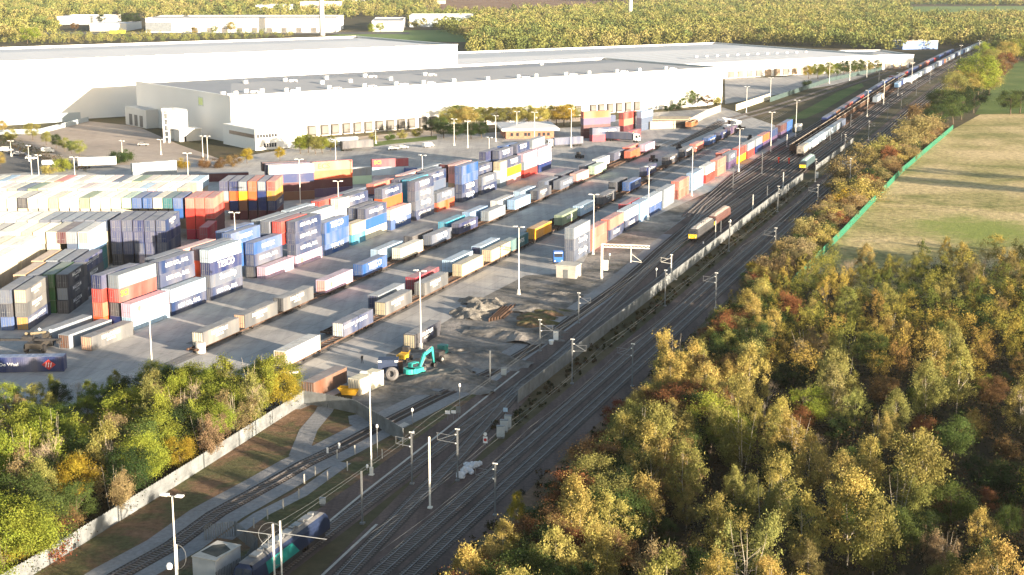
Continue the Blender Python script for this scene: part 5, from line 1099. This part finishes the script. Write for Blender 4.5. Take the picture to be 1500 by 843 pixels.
# ------------------------------------------------------------------ small line-side things
def signal(x,y,h,lab,head=0.19):
    X,Y=G(x,y); r=thing('ground_signal',lab,'signal',(X,Y,0.02),-YAW); MB().tube((0,0,0),(0,0,h),0.06,k=6).build('post',STEEL,r); MB().lathe([(0.05,h-0.1),(head,h),(head,h+0.35),(0.1,h+0.5)],10).build('head',WHITE,r)
for i,(x,y,h) in enumerate([(673.5,608,5.0),(604,622,2.3),(961,419,3.8),(893,381,1.2),(882,412,0.8),(538,690,0.5),(1030,365,1.5),(606,650,1.6),(1069,352,5.2),(553,672,5.0)]): signal(x,y,h,'round white headed line-side post, %s from the left of its kind'%ordw([4,5,7,6,0,1,8,3,9,2][i]))
def board(x,y,w_,h,zb,lab,mat=WHITE):
    X,Y=G(x,y); r=thing('sign_board',lab,'sign',(X,Y,0.02),-YAW*0.5); mb=MB(); mb.tube((0,0,0),(0,0,zb+h*0.8),0.05,k=6); mb.build('post',STEEL,r); MB().box(-w_/2,w_/2,-0.08,-0.055,zb,zb+h).build('board',mat,r); return r
board(656,617,0.85,0.6,1.2,'left one of two small white boards beside the siding'); board(664.5,616,0.8,0.55,1.2,'right one of two small white boards beside the siding'); board(671.5,613,0.8,1.2,0.9,'grey board behind the two small white ones',STEEL)
r=board(740.5,611,0.75,0.7,0.9,'blue and white parking-style board by the equipment cases',plain('board_pale',(0.45,0.6,0.75),0.5)); 
r=board(711,653,0.7,1.1,0.4,'red and white speed board by the junction'); MB().lathe([(0.27,-0.03),(0.27,0.0)],14).build('disc',plain('sign_red',(0.5,0.04,0.04),0.5),r,loc=(0,-0.085,0.95)).rotation_euler=(R(90),0,0); MB().lathe([(0.3,-0.03),(0.3,0.0)],14).build('disc',WHITE,r,loc=(0,-0.085,1.9)).rotation_euler=(R(90),0,0)
board(480,665,0.35,0.9,0.1,'left one of two short white posts on the siding path'); board(497,658,0.35,0.9,0.1,'right one of two short white posts on the siding path')
def case(x,y,w_,d,h,lab,mat=None,legs=0.3):
    X,Y=G(x,y); r=thing('equipment_cabinet',lab,'cabinet',(X,Y,0.02),-YAW*0.4); mb=MB(); mb.box(-w_/2,w_/2,0,d,legs,legs+h); mb.mat(1); mb.box(-w_/2-0.05,w_/2+0.05,-0.05,d+0.05,legs+h+0.003,legs+h+0.08); mb.box(-w_/2+0.05,w_/2-0.05,0.05,d-0.05,0,legs-0.003); mb.build('case',[mat or WHITE,STEEL],r); MB().box(-w_/2+0.06,-0.02,-0.03,-0.003,legs+0.08,legs+h-0.08).build('door',mat or WHITE,r); MB().box(0.02,w_/2-0.06,-0.03,-0.003,legs+0.08,legs+h-0.08).build('door',mat or WHITE,r)
GRY=plain('cabinet_grey',(0.42,0.45,0.46),0.55,0,0.1,1)
case(733,643,1.25,0.6,1.7,'nearest of three grey equipment cases at the wall end',GRY); case(738,634,1.25,0.6,1.7,'middle one of three grey equipment cases at the wall end',GRY); case(743.5,629,1.1,0.6,1.9,'farthest of three grey equipment cases at the wall end',GRY)
case(737.6,552,0.95,0.5,1.2,'grey cabinet standing between the two sidings',GRY); case(814,500,1.0,0.5,1.9,'tall white cabinet between the two sidings, right of the other',WHITE,0.1)
case(1196,262,1.2,0.6,2.0,'pale cabinet on the fence line right of the far locomotive',GRY); case(472,742,0.8,0.5,0.8,'small case at the foot of the near lamp post',GRY)
X,Y=G(807.5,505); r=thing('tub','white tub beside the tall white cabinet','tub',(X,Y,0)); MB().lathe([(0.35,0),(0.55,0.9),(0.5,0.95),(0.3,0.9)],12).build('shell',WHITE,r)
# heap of white rubble bags
for i,(x,y,s) in enumerate([(676,701,1.1),(681,694,1.15),(687,690,1.1),(693,686,1.1),(699,684,0.9),(684,686,1.0),(703,682,0.7),(690,695,0.8)]):
    X,Y=G(x,y); rg=np.random.default_rng(i); mb=MB(); prof=[(0.42*s,0),(0.62*s,0.2*s),(0.60*s,0.6*s),(0.42*s,0.85*s),(0.15*s,0.8*s)]; mb.lathe(prof,9)
    mb.v=[(v[0]*(1+0.18*rg.normal()),v[1]*(1+0.18*rg.normal()),v[2]*(1+0.12*rg.normal())) for v in mb.v]
    o=mb.build('rubble_bag',plain('bag_white',(0.55,0.57,0.6),0.8,0,0.2,3),loc=(X,Y,0.05)); tag(o,'white rubble bag in the heap by the main line, %s of eight'%ordw(i),'bag')
# buffer stops at the end of yard tracks
for (x,y,l) in ((184,517,None),(294,517,'round concrete buffer stop with white top at the near end of the middle tracks'),(435.5,532,'round concrete buffer stop with white top at the near end of the near tracks')):
    if not l: continue
    X,Y=G(x,y); r=thing('buffer_stop',l,'buffer stop',(X,Y,0.03),-YAW); mb=MB(); mb.lathe([(1.0,0),(1.05,0.25),(1.0,0.9),(1.05,1.0)],16); mb.build('drum',DKST if y>525 else CONC,r); mb=MB(); mb.lathe([(1.0,1.003),(1.05,1.3),(0.98,2.0),(0.9,2.05)],16); mb.build('top',plain('faded_white_%d'%x,(0.55,0.5,0.45),0.8,0,0.3,1),r)
# rail stack and gravel heaps
for i in range(11):
    X,Y=G(716+ (i%6)*4.2,472-(i%6)*0.9); mb=MB(); mb.box(-0.08,0.08,0,12.5,0,0.17); mb.box(-0.04,0.04,0,12.5,0.173,0.33); o=mb.build('rail_bundle',RUST,loc=(X,Y,0.03+0.36*(i//6)),rz=-R(14+i%3)); tag(o,'rusty rail beside the gravel heaps, %s from left in %s layer'%(ordw(i%6),'lower' if i<6 else 'upper'),'rail','rusty rails piled beside the gravel heaps')
def heap(x,y,rx,ry,h,lab,seed,mat=None):
    rg=np.random.default_rng(seed); X,Y=G(x,y); n=22; V=[];F=[]; ph=rg.random(6)*6
    for i in range(n+1):
        for j in range(n+1):
            u=-1+2*i/n; v=-1+2*j/n; an=math.atan2(v,u); q=(u*u+v*v)*(1+0.35*math.sin(3*an+ph[4])+0.25*math.sin(5*an+ph[5])+0.15*math.sin(11*an)); z=max(0,(1-q))**1.1*h*(0.75+0.25*math.sin(3*u+ph[0])*math.cos(4*v+ph[1])+0.15*math.sin(9*u+ph[2])*math.sin(8*v+ph[3]))+0.05*h*rg.random()*(q<1)-0.04
            V.append((u*rx,v*ry,z))
    for i in range(n):
        for j in range(n): a=i*(n+1)+j; F.append((a,a+n+1,a+n+2,a+1))
    me=bpy.data.meshes.new('gravel_heap'); me.from_pydata(V,[],F); me.materials.append(mat or M_HEAP); o=link('gravel_heap',me,loc=(X,Y,0.03),rz=-YAW); tag(o,lab,'gravel heap'); return o
M_HEAP=ground('heap_gravel',[(0.3,(0.14,0.13,0.115)),(0.7,(0.22,0.205,0.185))],0.3,1.5,0.95,0.5,1.0)
heap(688,462,4.5,4,1.7,'left sandy gravel heap beside the rail pile',1); heap(705,454,4,3.6,1.8,'middle sandy gravel heap beside the rail pile',2); heap(720,446,4,3,1.5,'right sandy gravel heap beside the rail pile',3); heap(700,444,5,3,1.4,'low gravel heap behind the others',4)
heap(660,560,10,6,1.9,'long low dark gravel ridge below the excavator',5,M_GRAV); heap(700,528,11,6,1.6,'dark gravel ridge right of the excavator',6,M_GRAV); heap(755,492,11,6,1.6,'low dark ridge beside the siding',7,M_GRAV); heap(790,455,9,4,1.3,'rough dark mound below the concrete hut',8,M_GRAV)
rgh=np.random.default_rng(9)
for i in range(16):
    x=rgh.uniform(590,840); y=np.interp(x,[590,640,719,778,847],[594,566,530,497,450])-rgh.uniform(8,42); heap(x,y,rgh.uniform(2.5,6),rgh.uniform(2,4),rgh.uniform(0.5,1.3),'rough dark spoil mound, %s of the many between excavator and hut'%ordw(i),20+i,M_GRAV if i%3 else M_BROWN)
def pxline(*p): return [ST(*G(*q)) for q in p]
for l in (pxline((452,862),(473,843),(552,769)),pxline((470,775),(529,726),(597,673),(650,632),(705,588),(760,545))): strip('cable_trough',l,0.2,0.09,CONC)
for i,(x,y) in enumerate([(372,770),(392,757),(415,742),(438,727),(446,705),(462,693),(480,700),(494,668),(509,686),(520,662),(560,668),(590,650)]):
    o=MB().box(-0.08,0.08,-0.08,0.08,0,1.5).build('fence_post',CONC,loc=(*G(x,y+4),0)); tag(o,'thin concrete fence post beside the brown path, %s from the left'%ordw(i),'post','old concrete posts beside the path')
BR=plain('bracken',(0.16,0.075,0.035),0.95,0,0.4,0.8)
# containers and skips around the excavator
def gcont(x,y,spec,lab,yaw,L,**kw): X,Y=G(x,y); return container(0,0,0.03,spec,lab,XY=(X,Y),yaw=yaw,L=L,**kw)
gcont(608,512,'black:MAL/beige' .split('/')[0],'dark container on the gravel behind the teal excavator',YAW,13.0,kind='flat',end='beige')
gcont(460,585,'brown','rust brown container behind the left palisade fence',R(24),11.5)
gcont(527.5,580,'cream','cream container with ribbed roof behind the yellow skip',R(29),7.5,roofc=(0.6,0.55,0.4))
X,Y=G(557,548); r=thing('storage_box','dark blue storage box with white corners by the excavator','container',(X,Y,0.03),R(2)); MB().box(-0.4,3.4,0,2.6,0,2.6).build('body',plain('dark_blue_paint',(0.03,0.045,0.09),0.6),r); 
for x in (-0.38,2.7): MB().box(x,x+0.65,-0.03,0,2.2,2.5).build('corner_plate',WHITE,r)
MB().box(3.41,4.2,0.2,0.7,0,2.4).build('rust_frame',RUST,r)
X,Y=G(512,578); r=thing('skip','yellow skip against the palisade fence','skip',(X,Y,0.03),-R(8)); mb=MB(); ys=plain('skip_yellow',(0.62,0.36,0.03),0.6,0,0.25,1); A=[(-1.9,-0.8,1.3),(1.9,-0.8,1.3),(1.9,0.9,1.3),(-1.9,0.9,1.3)]; B=[(-1.2,-0.7,0.0),(1.2,-0.7,0.0),(1.2,0.8,0.0),(-1.2,0.8,0.0)]
for k in range(4): j=(k+1)%4; mb.quad(B[k],B[j],A[j],A[k])
mb.quad(B[3],B[2],B[1],B[0]); mb.quad(*[(v[0],v[1],0.9) for v in ((-1.7,-0.75,0),(1.7,-0.75,0),(1.7,0.85,0),(-1.7,0.85,0))]); mb.box(-1.95,1.95,-0.88,-0.803,1.2,1.35); mb.build('hull',ys,r); MB().box(-1.2,1.2,-0.95,-0.883,0.5,0.75).build('rib',ys,r)
# big tyre
X,Y=G(574,558); o=MB().lathe([(0.55,-0.4),(1.0,-0.42),(1.25,-0.25),(1.28,0),(1.25,0.25),(1.0,0.42),(0.55,0.4),(0.5,0)],20).build('tyre',plain('dusty_tyre',(0.14,0.135,0.14),0.9,0,0.3,1),loc=(X,Y,1.3),rz=0); o.rotation_euler=(R(78),0,R(-15)); tag(o,'large grey tyre leaning beside the dark blue box','tyre')
# excavators
def excavator(x,y,rot,s,col,lab,fold=False):
    X,Y=G(x,y); r=thing('excavator',lab,'excavator',(X,Y,0.05),rot); r.scale=(s,s,s); pm=plain('machine_'+str(len(bpy.data.materials)),col,0.45,0,0.12,1)
    for sx in (-1,1):
        t=MB(); t.box(sx*1.35-0.3,sx*1.35+0.3,-1.6,1.6,0.12,0.85); t.wheel((sx*1.35,-1.6,0.48),0.42,0.58); t.wheel((sx*1.35,1.6,0.48),0.42,0.58); t.build('track',BLACK,r)
    h=MB(); h.box(-1.4,1.4,-1.3,1.5,1.05,1.25); h.box(-0.1,1.4,-1.2,1.0,1.253,2.0); h.box(-1.4,1.4,-2.2,-1.303,1.15,2.15); h.tube((0,-1.9,1.15),(0,-1.9,2.15),1.3,1.25,14); h.build('house',pm,r)
    c=MB(); c.box(-1.35,-0.25,-0.9,1.3,1.253,2.85); cb=c.build('cab',pm,r); g=MB(); g.box(-1.37,-1.352,-0.7,1.1,1.9,2.7); g.box(-0.248,-0.23,-0.7,1.1,1.9,2.7); g.box(-1.2,-0.4,1.302,1.32,1.7,2.75); g.build('window',GLASS,cb)
    def seg(mb,a,b,w0,w1,th=0.4):
        a=Vector(a);b=Vector(b);d=(b-a).normalized();u=Vector((1,0,0));n_=d.cross(u); 
        P=[]
        for p,ww in((a,w0),(b,w1)):
            for sx,sz in((-1,-1),(1,-1),(1,1),(-1,1)): P.append(tuple(p+u*sx*th/2+n_*sz*ww/2))
        n0=len(mb.v); mb.v+=P
        for q in ((0,1,2,3),(4,7,6,5),(0,4,5,1),(1,5,6,2),(2,6,7,3),(3,7,4,0)): mb.f.append(tuple(n0+k for k in q)); mb.m.append(mb.mi)
    m=MB(); seg(m,(0.2,1.0,1.7),(0.2,2.6,4.4),0.5,0.75); seg(m,(0.2,2.5,4.3),(0.2,5.2,5.0),0.75,0.42); m.build('boom',pm,r)
    m=MB(); seg(m,(0.2,4.9,5.4),(0.2,5.6,1.9),0.6,0.35,0.34); m.build('stick',pm,r); m=MB(); seg(m,(0.2,1.6,1.9),(0.2,3.0,3.6),0.16,0.16,0.16); seg(m,(0.2,3.1,4.9),(0.2,4.9,5.6),0.16,0.16,0.16); m.build('hydraulic_ram',STEEL,r)
    m=MB(); m.box(-0.35,0.75,5.0,5.9,1.0,1.15); m.box(-0.35,0.75,5.75,5.9,1.15,2.0); m.box(-0.35,-0.29,5.0,5.748,1.153,1.8); m.box(0.69,0.75,5.0,5.748,1.153,1.8); m.build('bucket',pm if fold else DKST,r); return r
excavator(609,552,-R(38),0.88,(0.03,0.33,0.29),'teal tracked excavator with raised boom beside the tall lamp')
r=thing('dumper','small yellow dumper with dark cab behind the excavator','dumper',(*G(591,530),0.05),-R(20)); mb=MB(); mb.box(-0.9,0.9,-1.2,0.6,0.7,1.5); mb.poly([(-0.9,0.6,1.5),(0.9,0.6,1.5),(0.7,1.9,1.9),(-0.7,1.9,1.9)]); mb.build('hopper',ys,r); mb=MB(); mb.box(-0.6,0.6,0.9,2.0,1.0,2.6); mb.build('cab',DKST,r)
for x in (-1,1):
    for y in (-0.7,1.5): MB().wheel((x,y,0.5),0.5,0.35).build('wheel',BLACK,r)
r=thing('wheeled_loader','dark wheeled loader with pale wheel at the excavator bucket','loader',(*G(645,529),0.05),-R(30)); mb=MB(); mb.box(-1,1,-2,0.2,0.8,2.2); mb.build('body',DKST,r); mb=MB(); mb.box(-0.8,0.8,0.203,1.6,0.9,3.0); mb.build('cab',plain('teal_dark',(0.03,0.16,0.16),0.5),r)
for x in (-1.15,1.15):
    for y in (-1.4,1.4): w_=MB().wheel((x,y,0.75),0.75,0.45).build('wheel',BLACK,r); MB().wheel((x*1.21,y,0.75),0.35,0.06).build('rim',POLE,w_)
# reach stacker holding the blue container at the left
X,Y=G(112,548); ry=R(86)
container(0,0,0.1,'navy:WAA','navy container with small white name and red diamond, held by the reach stacker',XY=(G(0,548)[0]-1.0,Y+0.5),yaw=ry,L=12.6,roofc=(0.16,0.22,0.36))
r=thing('reach_stacker','dark reach stacker gripping the navy container behind the left wood','reach stacker',(G(48,520)[0],G(48,520)[1],0.05),R(0)); mb=MB(); mb.box(-1.6,1.6,0.5,7.5,0.9,2.0); mb.box(-1.2,1.2,5.0,7.4,2.003,2.8); mb.build('chassis',plain('stacker_dark',(0.05,0.045,0.04),0.5),r)
for x in (-1.7,1.7):
    for y in (1.6,6.6): MB().wheel((x,y,0.85),0.85,0.6).build('wheel',BLACK,r)
mb=MB(); mb.box(-0.7,0.7,3.0,4.4,2.0,3.8); cb=mb.build('cab',GLASS,r); mb=MB(); mb.tube((-0.5,6.8,2.8),(-0.5,-1.6,4.6),0.28,k=6); mb.tube((0.5,6.8,2.8),(0.5,-1.6,4.6),0.28,k=6); mb.build('boom',plain('stacker_boom',(0.22,0.18,0.12),0.6),r)
mb=MB(); mb.box(-5.9,5.9,-2.4,-1.9,3.35,3.75); mb.box(-6.1,-5.7,-3.1,-0.9,3.0,3.55); mb.box(5.7,6.1,-3.1,-0.9,3.0,3.55); mb.box(-1.0,1.0,-2.9,-1.2,3.75,4.3); mb.build('spreader',DKST,r)
MB().lathe([(0.3,4.7),(0.35,4.9),(0.1,5.1)],10,(1.3,1)).build('work_lamp',LAMP,r); MB().lathe([(0.3,4.4),(0.35,4.6),(0.1,4.8)],10,(3.4,1)).build('work_lamp',LAMP,r)
# second white lifting machine, far right of the yard
r=thing('reach_stacker','white and black reach stacker at the far end of the near track','reach stacker',(*G(1062,190),0.03),R(-60)); mb=MB(); mb.box(-1.7,1.7,0,8,0.9,2.2); mb.box(-1.5,1.5,5.5,8,2.203,3.6); mb.build('chassis',WHITE,r)
for x in (-1.9,1.9):
    for y in (1.4,6.8): MB().wheel((x,y,0.9),0.9,0.7).build('wheel',BLACK,r)
MB().box(-0.8,0.8,2.4,4.2,2.2,4.2).build('cab',GLASS,r); mb=MB(); mb.tube((-0.5,7.5,3.5),(-0.5,-1.5,5.2),0.32,k=6); mb.tube((0.5,7.5,3.5),(0.5,-1.5,5.2),0.32,k=6); mb.box(-3.2,3.2,-2.4,-1.6,3.9,4.6); mb.build('boom',WHITE,r)
# timber bays
for i in range(5):
    X,Y=G(953+i*11,188.5); r=thing('storage_bay','dark stacked bay with pale top, %s of five by the warehouse corner'%ordw(i),'storage bay',(X,Y,0.03),-R(10),'dark stacked bays by the warehouse corner'); MB().box(0,3.7,0,14,0,3.8).build('wall',plain('bay_dark',(0.10,0.09,0.08),0.9),r); MB().box(-0.1,3.8,-0.1,14.1,1.7,2.0).build('band',RUST,r); MB().box(0.1,3.6,0.1,13.9,3.803,4.2).build('load',plain('bay_load',(0.42,0.34,0.24),0.9),r)
open_wagon(*[(s_+0,t_) for s_,t_ in [ST(*G(1008,190))]][0],'orange rust open wagon alone beside the dark bays',plain('orange_rust',(0.30,0.13,0.06),0.9,0,0.5,0.6))
# ------------------------------------------------------------------ road vehicles
def car(x,y,rot,col,lab,van=False):
    X,Y=G(x,y); r=thing('van' if van else 'car',lab,'van' if van else 'car',(X,Y,0.045),rot); pm=plain('car_paint_'+str(len(bpy.data.materials)),col,0.3,0,0.05,1)
    pr=[(-2.2,0.35),(-2.25,0.8),(-2.0,0.98),(-1.5,1.42),(0.1,1.48),(0.9,1.0),(2.0,0.85),(2.2,0.6),(2.2,0.35)] if not van else [(-2.4,0.4),(-2.45,1.2),(-2.4,2.0),(1.2,2.05),(1.9,1.2),(2.5,1.0),(2.55,0.4)]
    mb=MB(); n=len(pr); L=[(a,-0.87,z) for a,z in pr]; R_=[(a,0.87,z) for a,z in pr]
    mb.poly(L); mb.poly(list(reversed(R_)))
    for k in range(n): j=(k+1)%n; mb.quad(L[j],L[k],R_[k],R_[j])
    mb.build('body',pm,r); mb=MB()
    if not van:
        for y_ in (-0.88,0.88): mb.quad((-1.6,y_,1.0),(-1.4,y_,1.36),(0.05,y_,1.4),(0.7,y_,1.0))
        mb.quad((0.13,-0.75,1.49),(0.13,0.75,1.49),(0.92,0.8,1.02),(0.92,-0.8,1.02))
    else: mb.quad((1.22,-0.75,2.06),(1.22,0.75,2.06),(1.92,0.8,1.24),(1.92,-0.8,1.24))
    mb.build('window',GLASS,r)
    for a in (-1.4,1.35):
        for b in (-0.8,0.8): MB().wheel((a,b,0.33),0.33,0.2,'y').build('wheel',BLACK,r)
for (x,y,rt,c,l,v) in [(10,223,-.3,(0.75,0.75,0.73),'white van at the far left of the car park',True),(20,226,-.35,(0.10,0.10,0.11),'dark grey car second in the car park row',False),(28,228,-.35,(0.45,0.46,0.47),'silver car third in the car park row',False),(36,230,-.35,(0.03,0.03,0.035),'black car fourth in the car park row',False),(46,234,-.3,(0.75,0.75,0.75),'white car right end of the car park row',False),(70,224,.2,(0.75,0.75,0.74),'white van apart near the hedge bank',True),(72,243,.1,(0.78,0.78,0.77),'long white van nearest the packed storage block',True),
   (575,220,.5,(0.35,0.36,0.37),'silver car left of three beyond the black trailer',False),(583,219,.5,(0.10,0.11,0.12),'dark car middle of three beyond the black trailer',False),(590,218,.5,(0.5,0.5,0.5),'pale car right of three beyond the black trailer',False),(627,216,.8,(0.8,0.8,0.8),'white van alone on the yard road left of the tree belt',True),(210,214,0,(0.3,0.3,0.3),'grey car on the dusty apron',False)]: car(x,y,rt,c,l,v)
def lorry(x,y,yaw,cabc,boxc,lab,tractor=True,L=13.6,tx=None):
    X,Y=G(x,y); r=thing('lorry' if tractor else 'semi_trailer',lab,'lorry' if tractor else 'trailer',(X,Y,0.04),-yaw); link('trailer_box' ,cont_mesh(13.7,2.5,2.88,'flat')[0],r,loc=(1.25,0,1.15),col=boxc); link('trailer_roof',cont_mesh(13.7,2.5,2.88,'flat')[1],r,loc=(1.25,0,1.15),col=tuple(0.5*a+0.3 for a in boxc))
    if tx: o=link('lettering',text_mesh(tx,LETTER),r,loc=(1.28,6.5,1.2))
    MB().box(-1.1,1.1,0,13.5,0.8,1.147).build('chassis',DKST,r)
    for y_ in (1.2,2.5,3.8): 
        for a in (-1.05,1.05): MB().wheel((a,y_,0.5),0.5,0.35).build('wheel',BLACK,r)
    if tractor:
        c=MB(); c.poly([(-1.2,14.4,0.7),(-1.2,16.6,0.7),(-1.2,16.7,2.0),(-1.2,16.3,3.4),(-1.2,14.4,3.7)]); c.poly([(1.2,14.4,3.7),(1.2,16.3,3.4),(1.2,16.7,2.0),(1.2,16.6,0.7),(1.2,14.4,0.7)])
        q=[(14.4,0.7),(16.6,0.7),(16.7,2.0),(16.3,3.4),(14.4,3.7)]
        for k in range(5): j=(k+1)%5; c.quad((-1.2,*q[k]),(1.2,*q[k]),(1.2,*q[j]),(-1.2,*q[j]))
        cb=c.build('cab',plain('cab_'+str(len(bpy.data.materials)),cabc,0.35,0,0.05,1),r); MB().quad((-1.05,16.72,2.05),(1.05,16.72,2.05),(1.0,16.38,3.2),(-1.0,16.38,3.2)).build('windscreen',GLASS,cb)
        g=MB()
        for a in (-1.21,1.21): g.quad((a,15.4,2.0),(a,16.5,2.0),(a,16.2,3.0),(a,15.4,3.0))
        g.build('side_window',GLASS,cb)
        for y_ in (14.8,16.0):
            for a in (-1.05,1.05): MB().wheel((a,y_,0.5),0.5,0.35).build('wheel',BLACK,r)
lorry(852,214,R(-118),(0.75,0.75,0.74),C['slate'],'lorry with white cab and slate box, left of two beside the long block',tx='TES')
lorry(884,206,R(-62)+R(180),(0.8,0.8,0.8),C['slate'],'lorry with tall white cab, right of two beside the long block')
lorry(500,222,R(62),(0,0,0),C['black'],'black semi trailer parked beyond the wide stacks',tractor=False); lorry(478,217,R(62),(0,0,0),C['silver'],'grey semi trailer parked left of the black one',tractor=False); lorry(115,247,R(76),(0,0,0),C['white'],'white semi trailer beyond the packed block',tractor=False)
# blue lorry cab facing out beside the triple stack
X,Y=G(818,388); r=thing('tractor_unit','blue lorry cab parked nose-on left of the triple stack','lorry',(X,Y,0.03),R(2)); mb=MB(); mb.box(-1.2,1.2,0,2.2,0.6,3.3); mb.build('cab',plain('cab_blue',(0.03,0.12,0.45),0.4,0,0.05,1),r); MB().box(-1.05,1.05,-0.04,-0.003,1.9,2.8).build('windscreen',GLASS,r); MB().box(-1.0,1.0,-0.05,-0.003,2.9,3.2).build('roof_board',LETTER,r)
for a in (-0.85,0.85): MB().wheel((a,-0.03,0.95),0.2,0.06,'y',8).build('headlight',LAMP,r)
for a in (-1.05,1.05):
    for y_ in (0.9,3.6): MB().wheel((a,y_,0.5),0.5,0.35).build('wheel',BLACK,r)
MB().box(-0.9,0.9,2.203,5.0,0.6,0.9).build('chassis',DKST,r)
# loose dark yard tractors
for i,(x,y) in enumerate([(995,219),(957,237),(849,232),(1100,206)]):
    r=thing('yard_tractor','small dark yard tractor, %s along the aisles of the yard'%['third from the left','second from the left','leftmost','rightmost'][i],'tractor',(*G(x,y),0.03),R(30*i)); mb=MB(); mb.box(-1,1,-1.5,1.5,0.5,1.2); mb.box(-0.6,0.6,-0.2,1.1,1.203,2.4); mb.build('body',DKST,r)
    for a in (-1,1):
        for b in (-1,1): MB().wheel((a,b,0.45),0.45,0.3).build('wheel',BLACK,r)
# stop boards in front of the two freight trains
for i,(x,y) in enumerate([(1140.5,239),(1155.5,240)]):
    r=thing('stop_marker','%s red stop marker in front of the freight trains'%('left' if i==0 else 'right'),'marker',(*G(x,y),0.03)); m_=plain('marker_red',(0.75,0.06,0.03),0.6,0,0.1,1); mb=MB(); mb.box(-0.2,0.2,-0.12,0.12,0,1.3); mb.build('post',m_,r); MB().box(-0.34,0.34,-0.15,0.15,1.303,2.2).build('board',m_,r)
# ------------------------------------------------------------------ people
def person(x,y,rot,shirt,trs,lab,walk=0.25):
    X,Y=G(x,y); r=thing('person',lab,'person',(X,Y,0.03),rot); me=bpy.data.meshes.new('body')
    V=[(0,0,0.95),(0,0,1.2),(0,0,1.42),(0,0,1.53),(0,0.02,1.66),(-0.18,0,1.42),(-0.24,0.02,1.15),(-0.23,0.12,0.92),(0.18,0,1.42),(0.24,0.02,1.15),(0.23,0.12,0.92),(-0.09,0,0.9),(-0.10,walk*0.5,0.5),(-0.10,walk*0.6,0.08),(-0.10,walk*0.6+0.15,0.04),(0.09,0,0.9),(0.10,-walk*0.4,0.5),(0.10,-walk*0.9,0.08),(0.10,-walk*0.9+0.15,0.04)]
    E_=[(0,1),(1,2),(2,3),(3,4),(2,5),(5,6),(6,7),(2,8),(8,9),(9,10),(0,11),(11,12),(12,13),(13,14),(0,15),(15,16),(16,17),(17,18)]
    rad=[.15,.15,.15,.06,.105,.075,.05,.04,.075,.05,.04,.095,.07,.05,.04,.095,.07,.05,.04]
    me.from_pydata(V,E_,[]); o=link('body',me,r); md=o.modifiers.new('skin','SKIN'); sv=me.skin_vertices[0].data
    for i,q in enumerate(rad): sv[i].radius=(q,q)
    sv[0].use_root=True; ss_=o.modifiers.new('sub','SUBSURF'); ss_.levels=1; ss_.render_levels=1
    m,n,b=newmat('clothes_'+str(len(bpy.data.materials))); tc=N(n,'ShaderNodeTexCoord'); sp=N(n,'ShaderNodeSeparateXYZ'); n.links.new(tc.outputs['Object'],sp.inputs[0]); mr=N(n,'ShaderNodeMapRange'); mr.inputs[1].default_value=0; mr.inputs[2].default_value=2; n.links.new(sp.outputs['Z'],mr.inputs[0])
    q=N(n,'ShaderNodeValToRGB'); q.color_ramp.interpolation='CONSTANT'; e=q.color_ramp.elements; e[0].position=0; e[0].color=(*trs,1); e[1].position=0.49; e[1].color=(*shirt,1); e.new(0.765).color=(0.35,0.2,0.13,1); e.new(0.86).color=(0.03,0.02,0.015,1); n.links.new(mr.outputs[0],q.inputs[0]); n.links.new(q.outputs[0],b.inputs['Base Color']); me.materials.append(m)
person(530.5,533,0.6,(0.015,0.015,0.02),(0.015,0.015,0.02),'person in dark clothes walking in the yard behind the cream container'); person(480.5,597,2.2,(0.02,0.02,0.03),(0.015,0.015,0.02),'person in dark clothes standing at the palisade fence below the yellow skip')
# ------------------------------------------------------------------ air
mb=MB(); mb.box(-1400,1400,-200,4200,-1.0,110); hz=mb.mesh('haze',[bpy.data.materials.new('haze')]); hm=hz.materials[0]; hm.use_nodes=True; hn=hm.node_tree; hn.nodes.remove(hn.nodes['Principled BSDF']); pv=hn.nodes.new('ShaderNodeVolumePrincipled'); pv.inputs['Color'].default_value=(0.9,0.93,1,1); pv.inputs['Density'].default_value=0.00003; pv.inputs['Anisotropy'].default_value=0.2
hn.links.new(pv.outputs[0],hn.nodes['Material Output'].inputs['Volume']); o=link('haze',hz); tag(o,kind='stuff'); HAZE=o
# spare prototype check: labels must be unique
seen={}
for o in bpy.data.objects:
    if o.parent is None and 'label' in o: seen.setdefault(o['label'],[]).append(o)
for l,os_ in seen.items():
    if len(l.split())>16: print('LONG',l)
    if len(os_)>1: print('DUP',len(os_),l)
print('CONTAINERS',NCONT[0],'TREES',sum(1 for o in bpy.data.objects if o.parent is None and o.get('category') in('tree','bush')),'OBJ',len(bpy.data.objects))
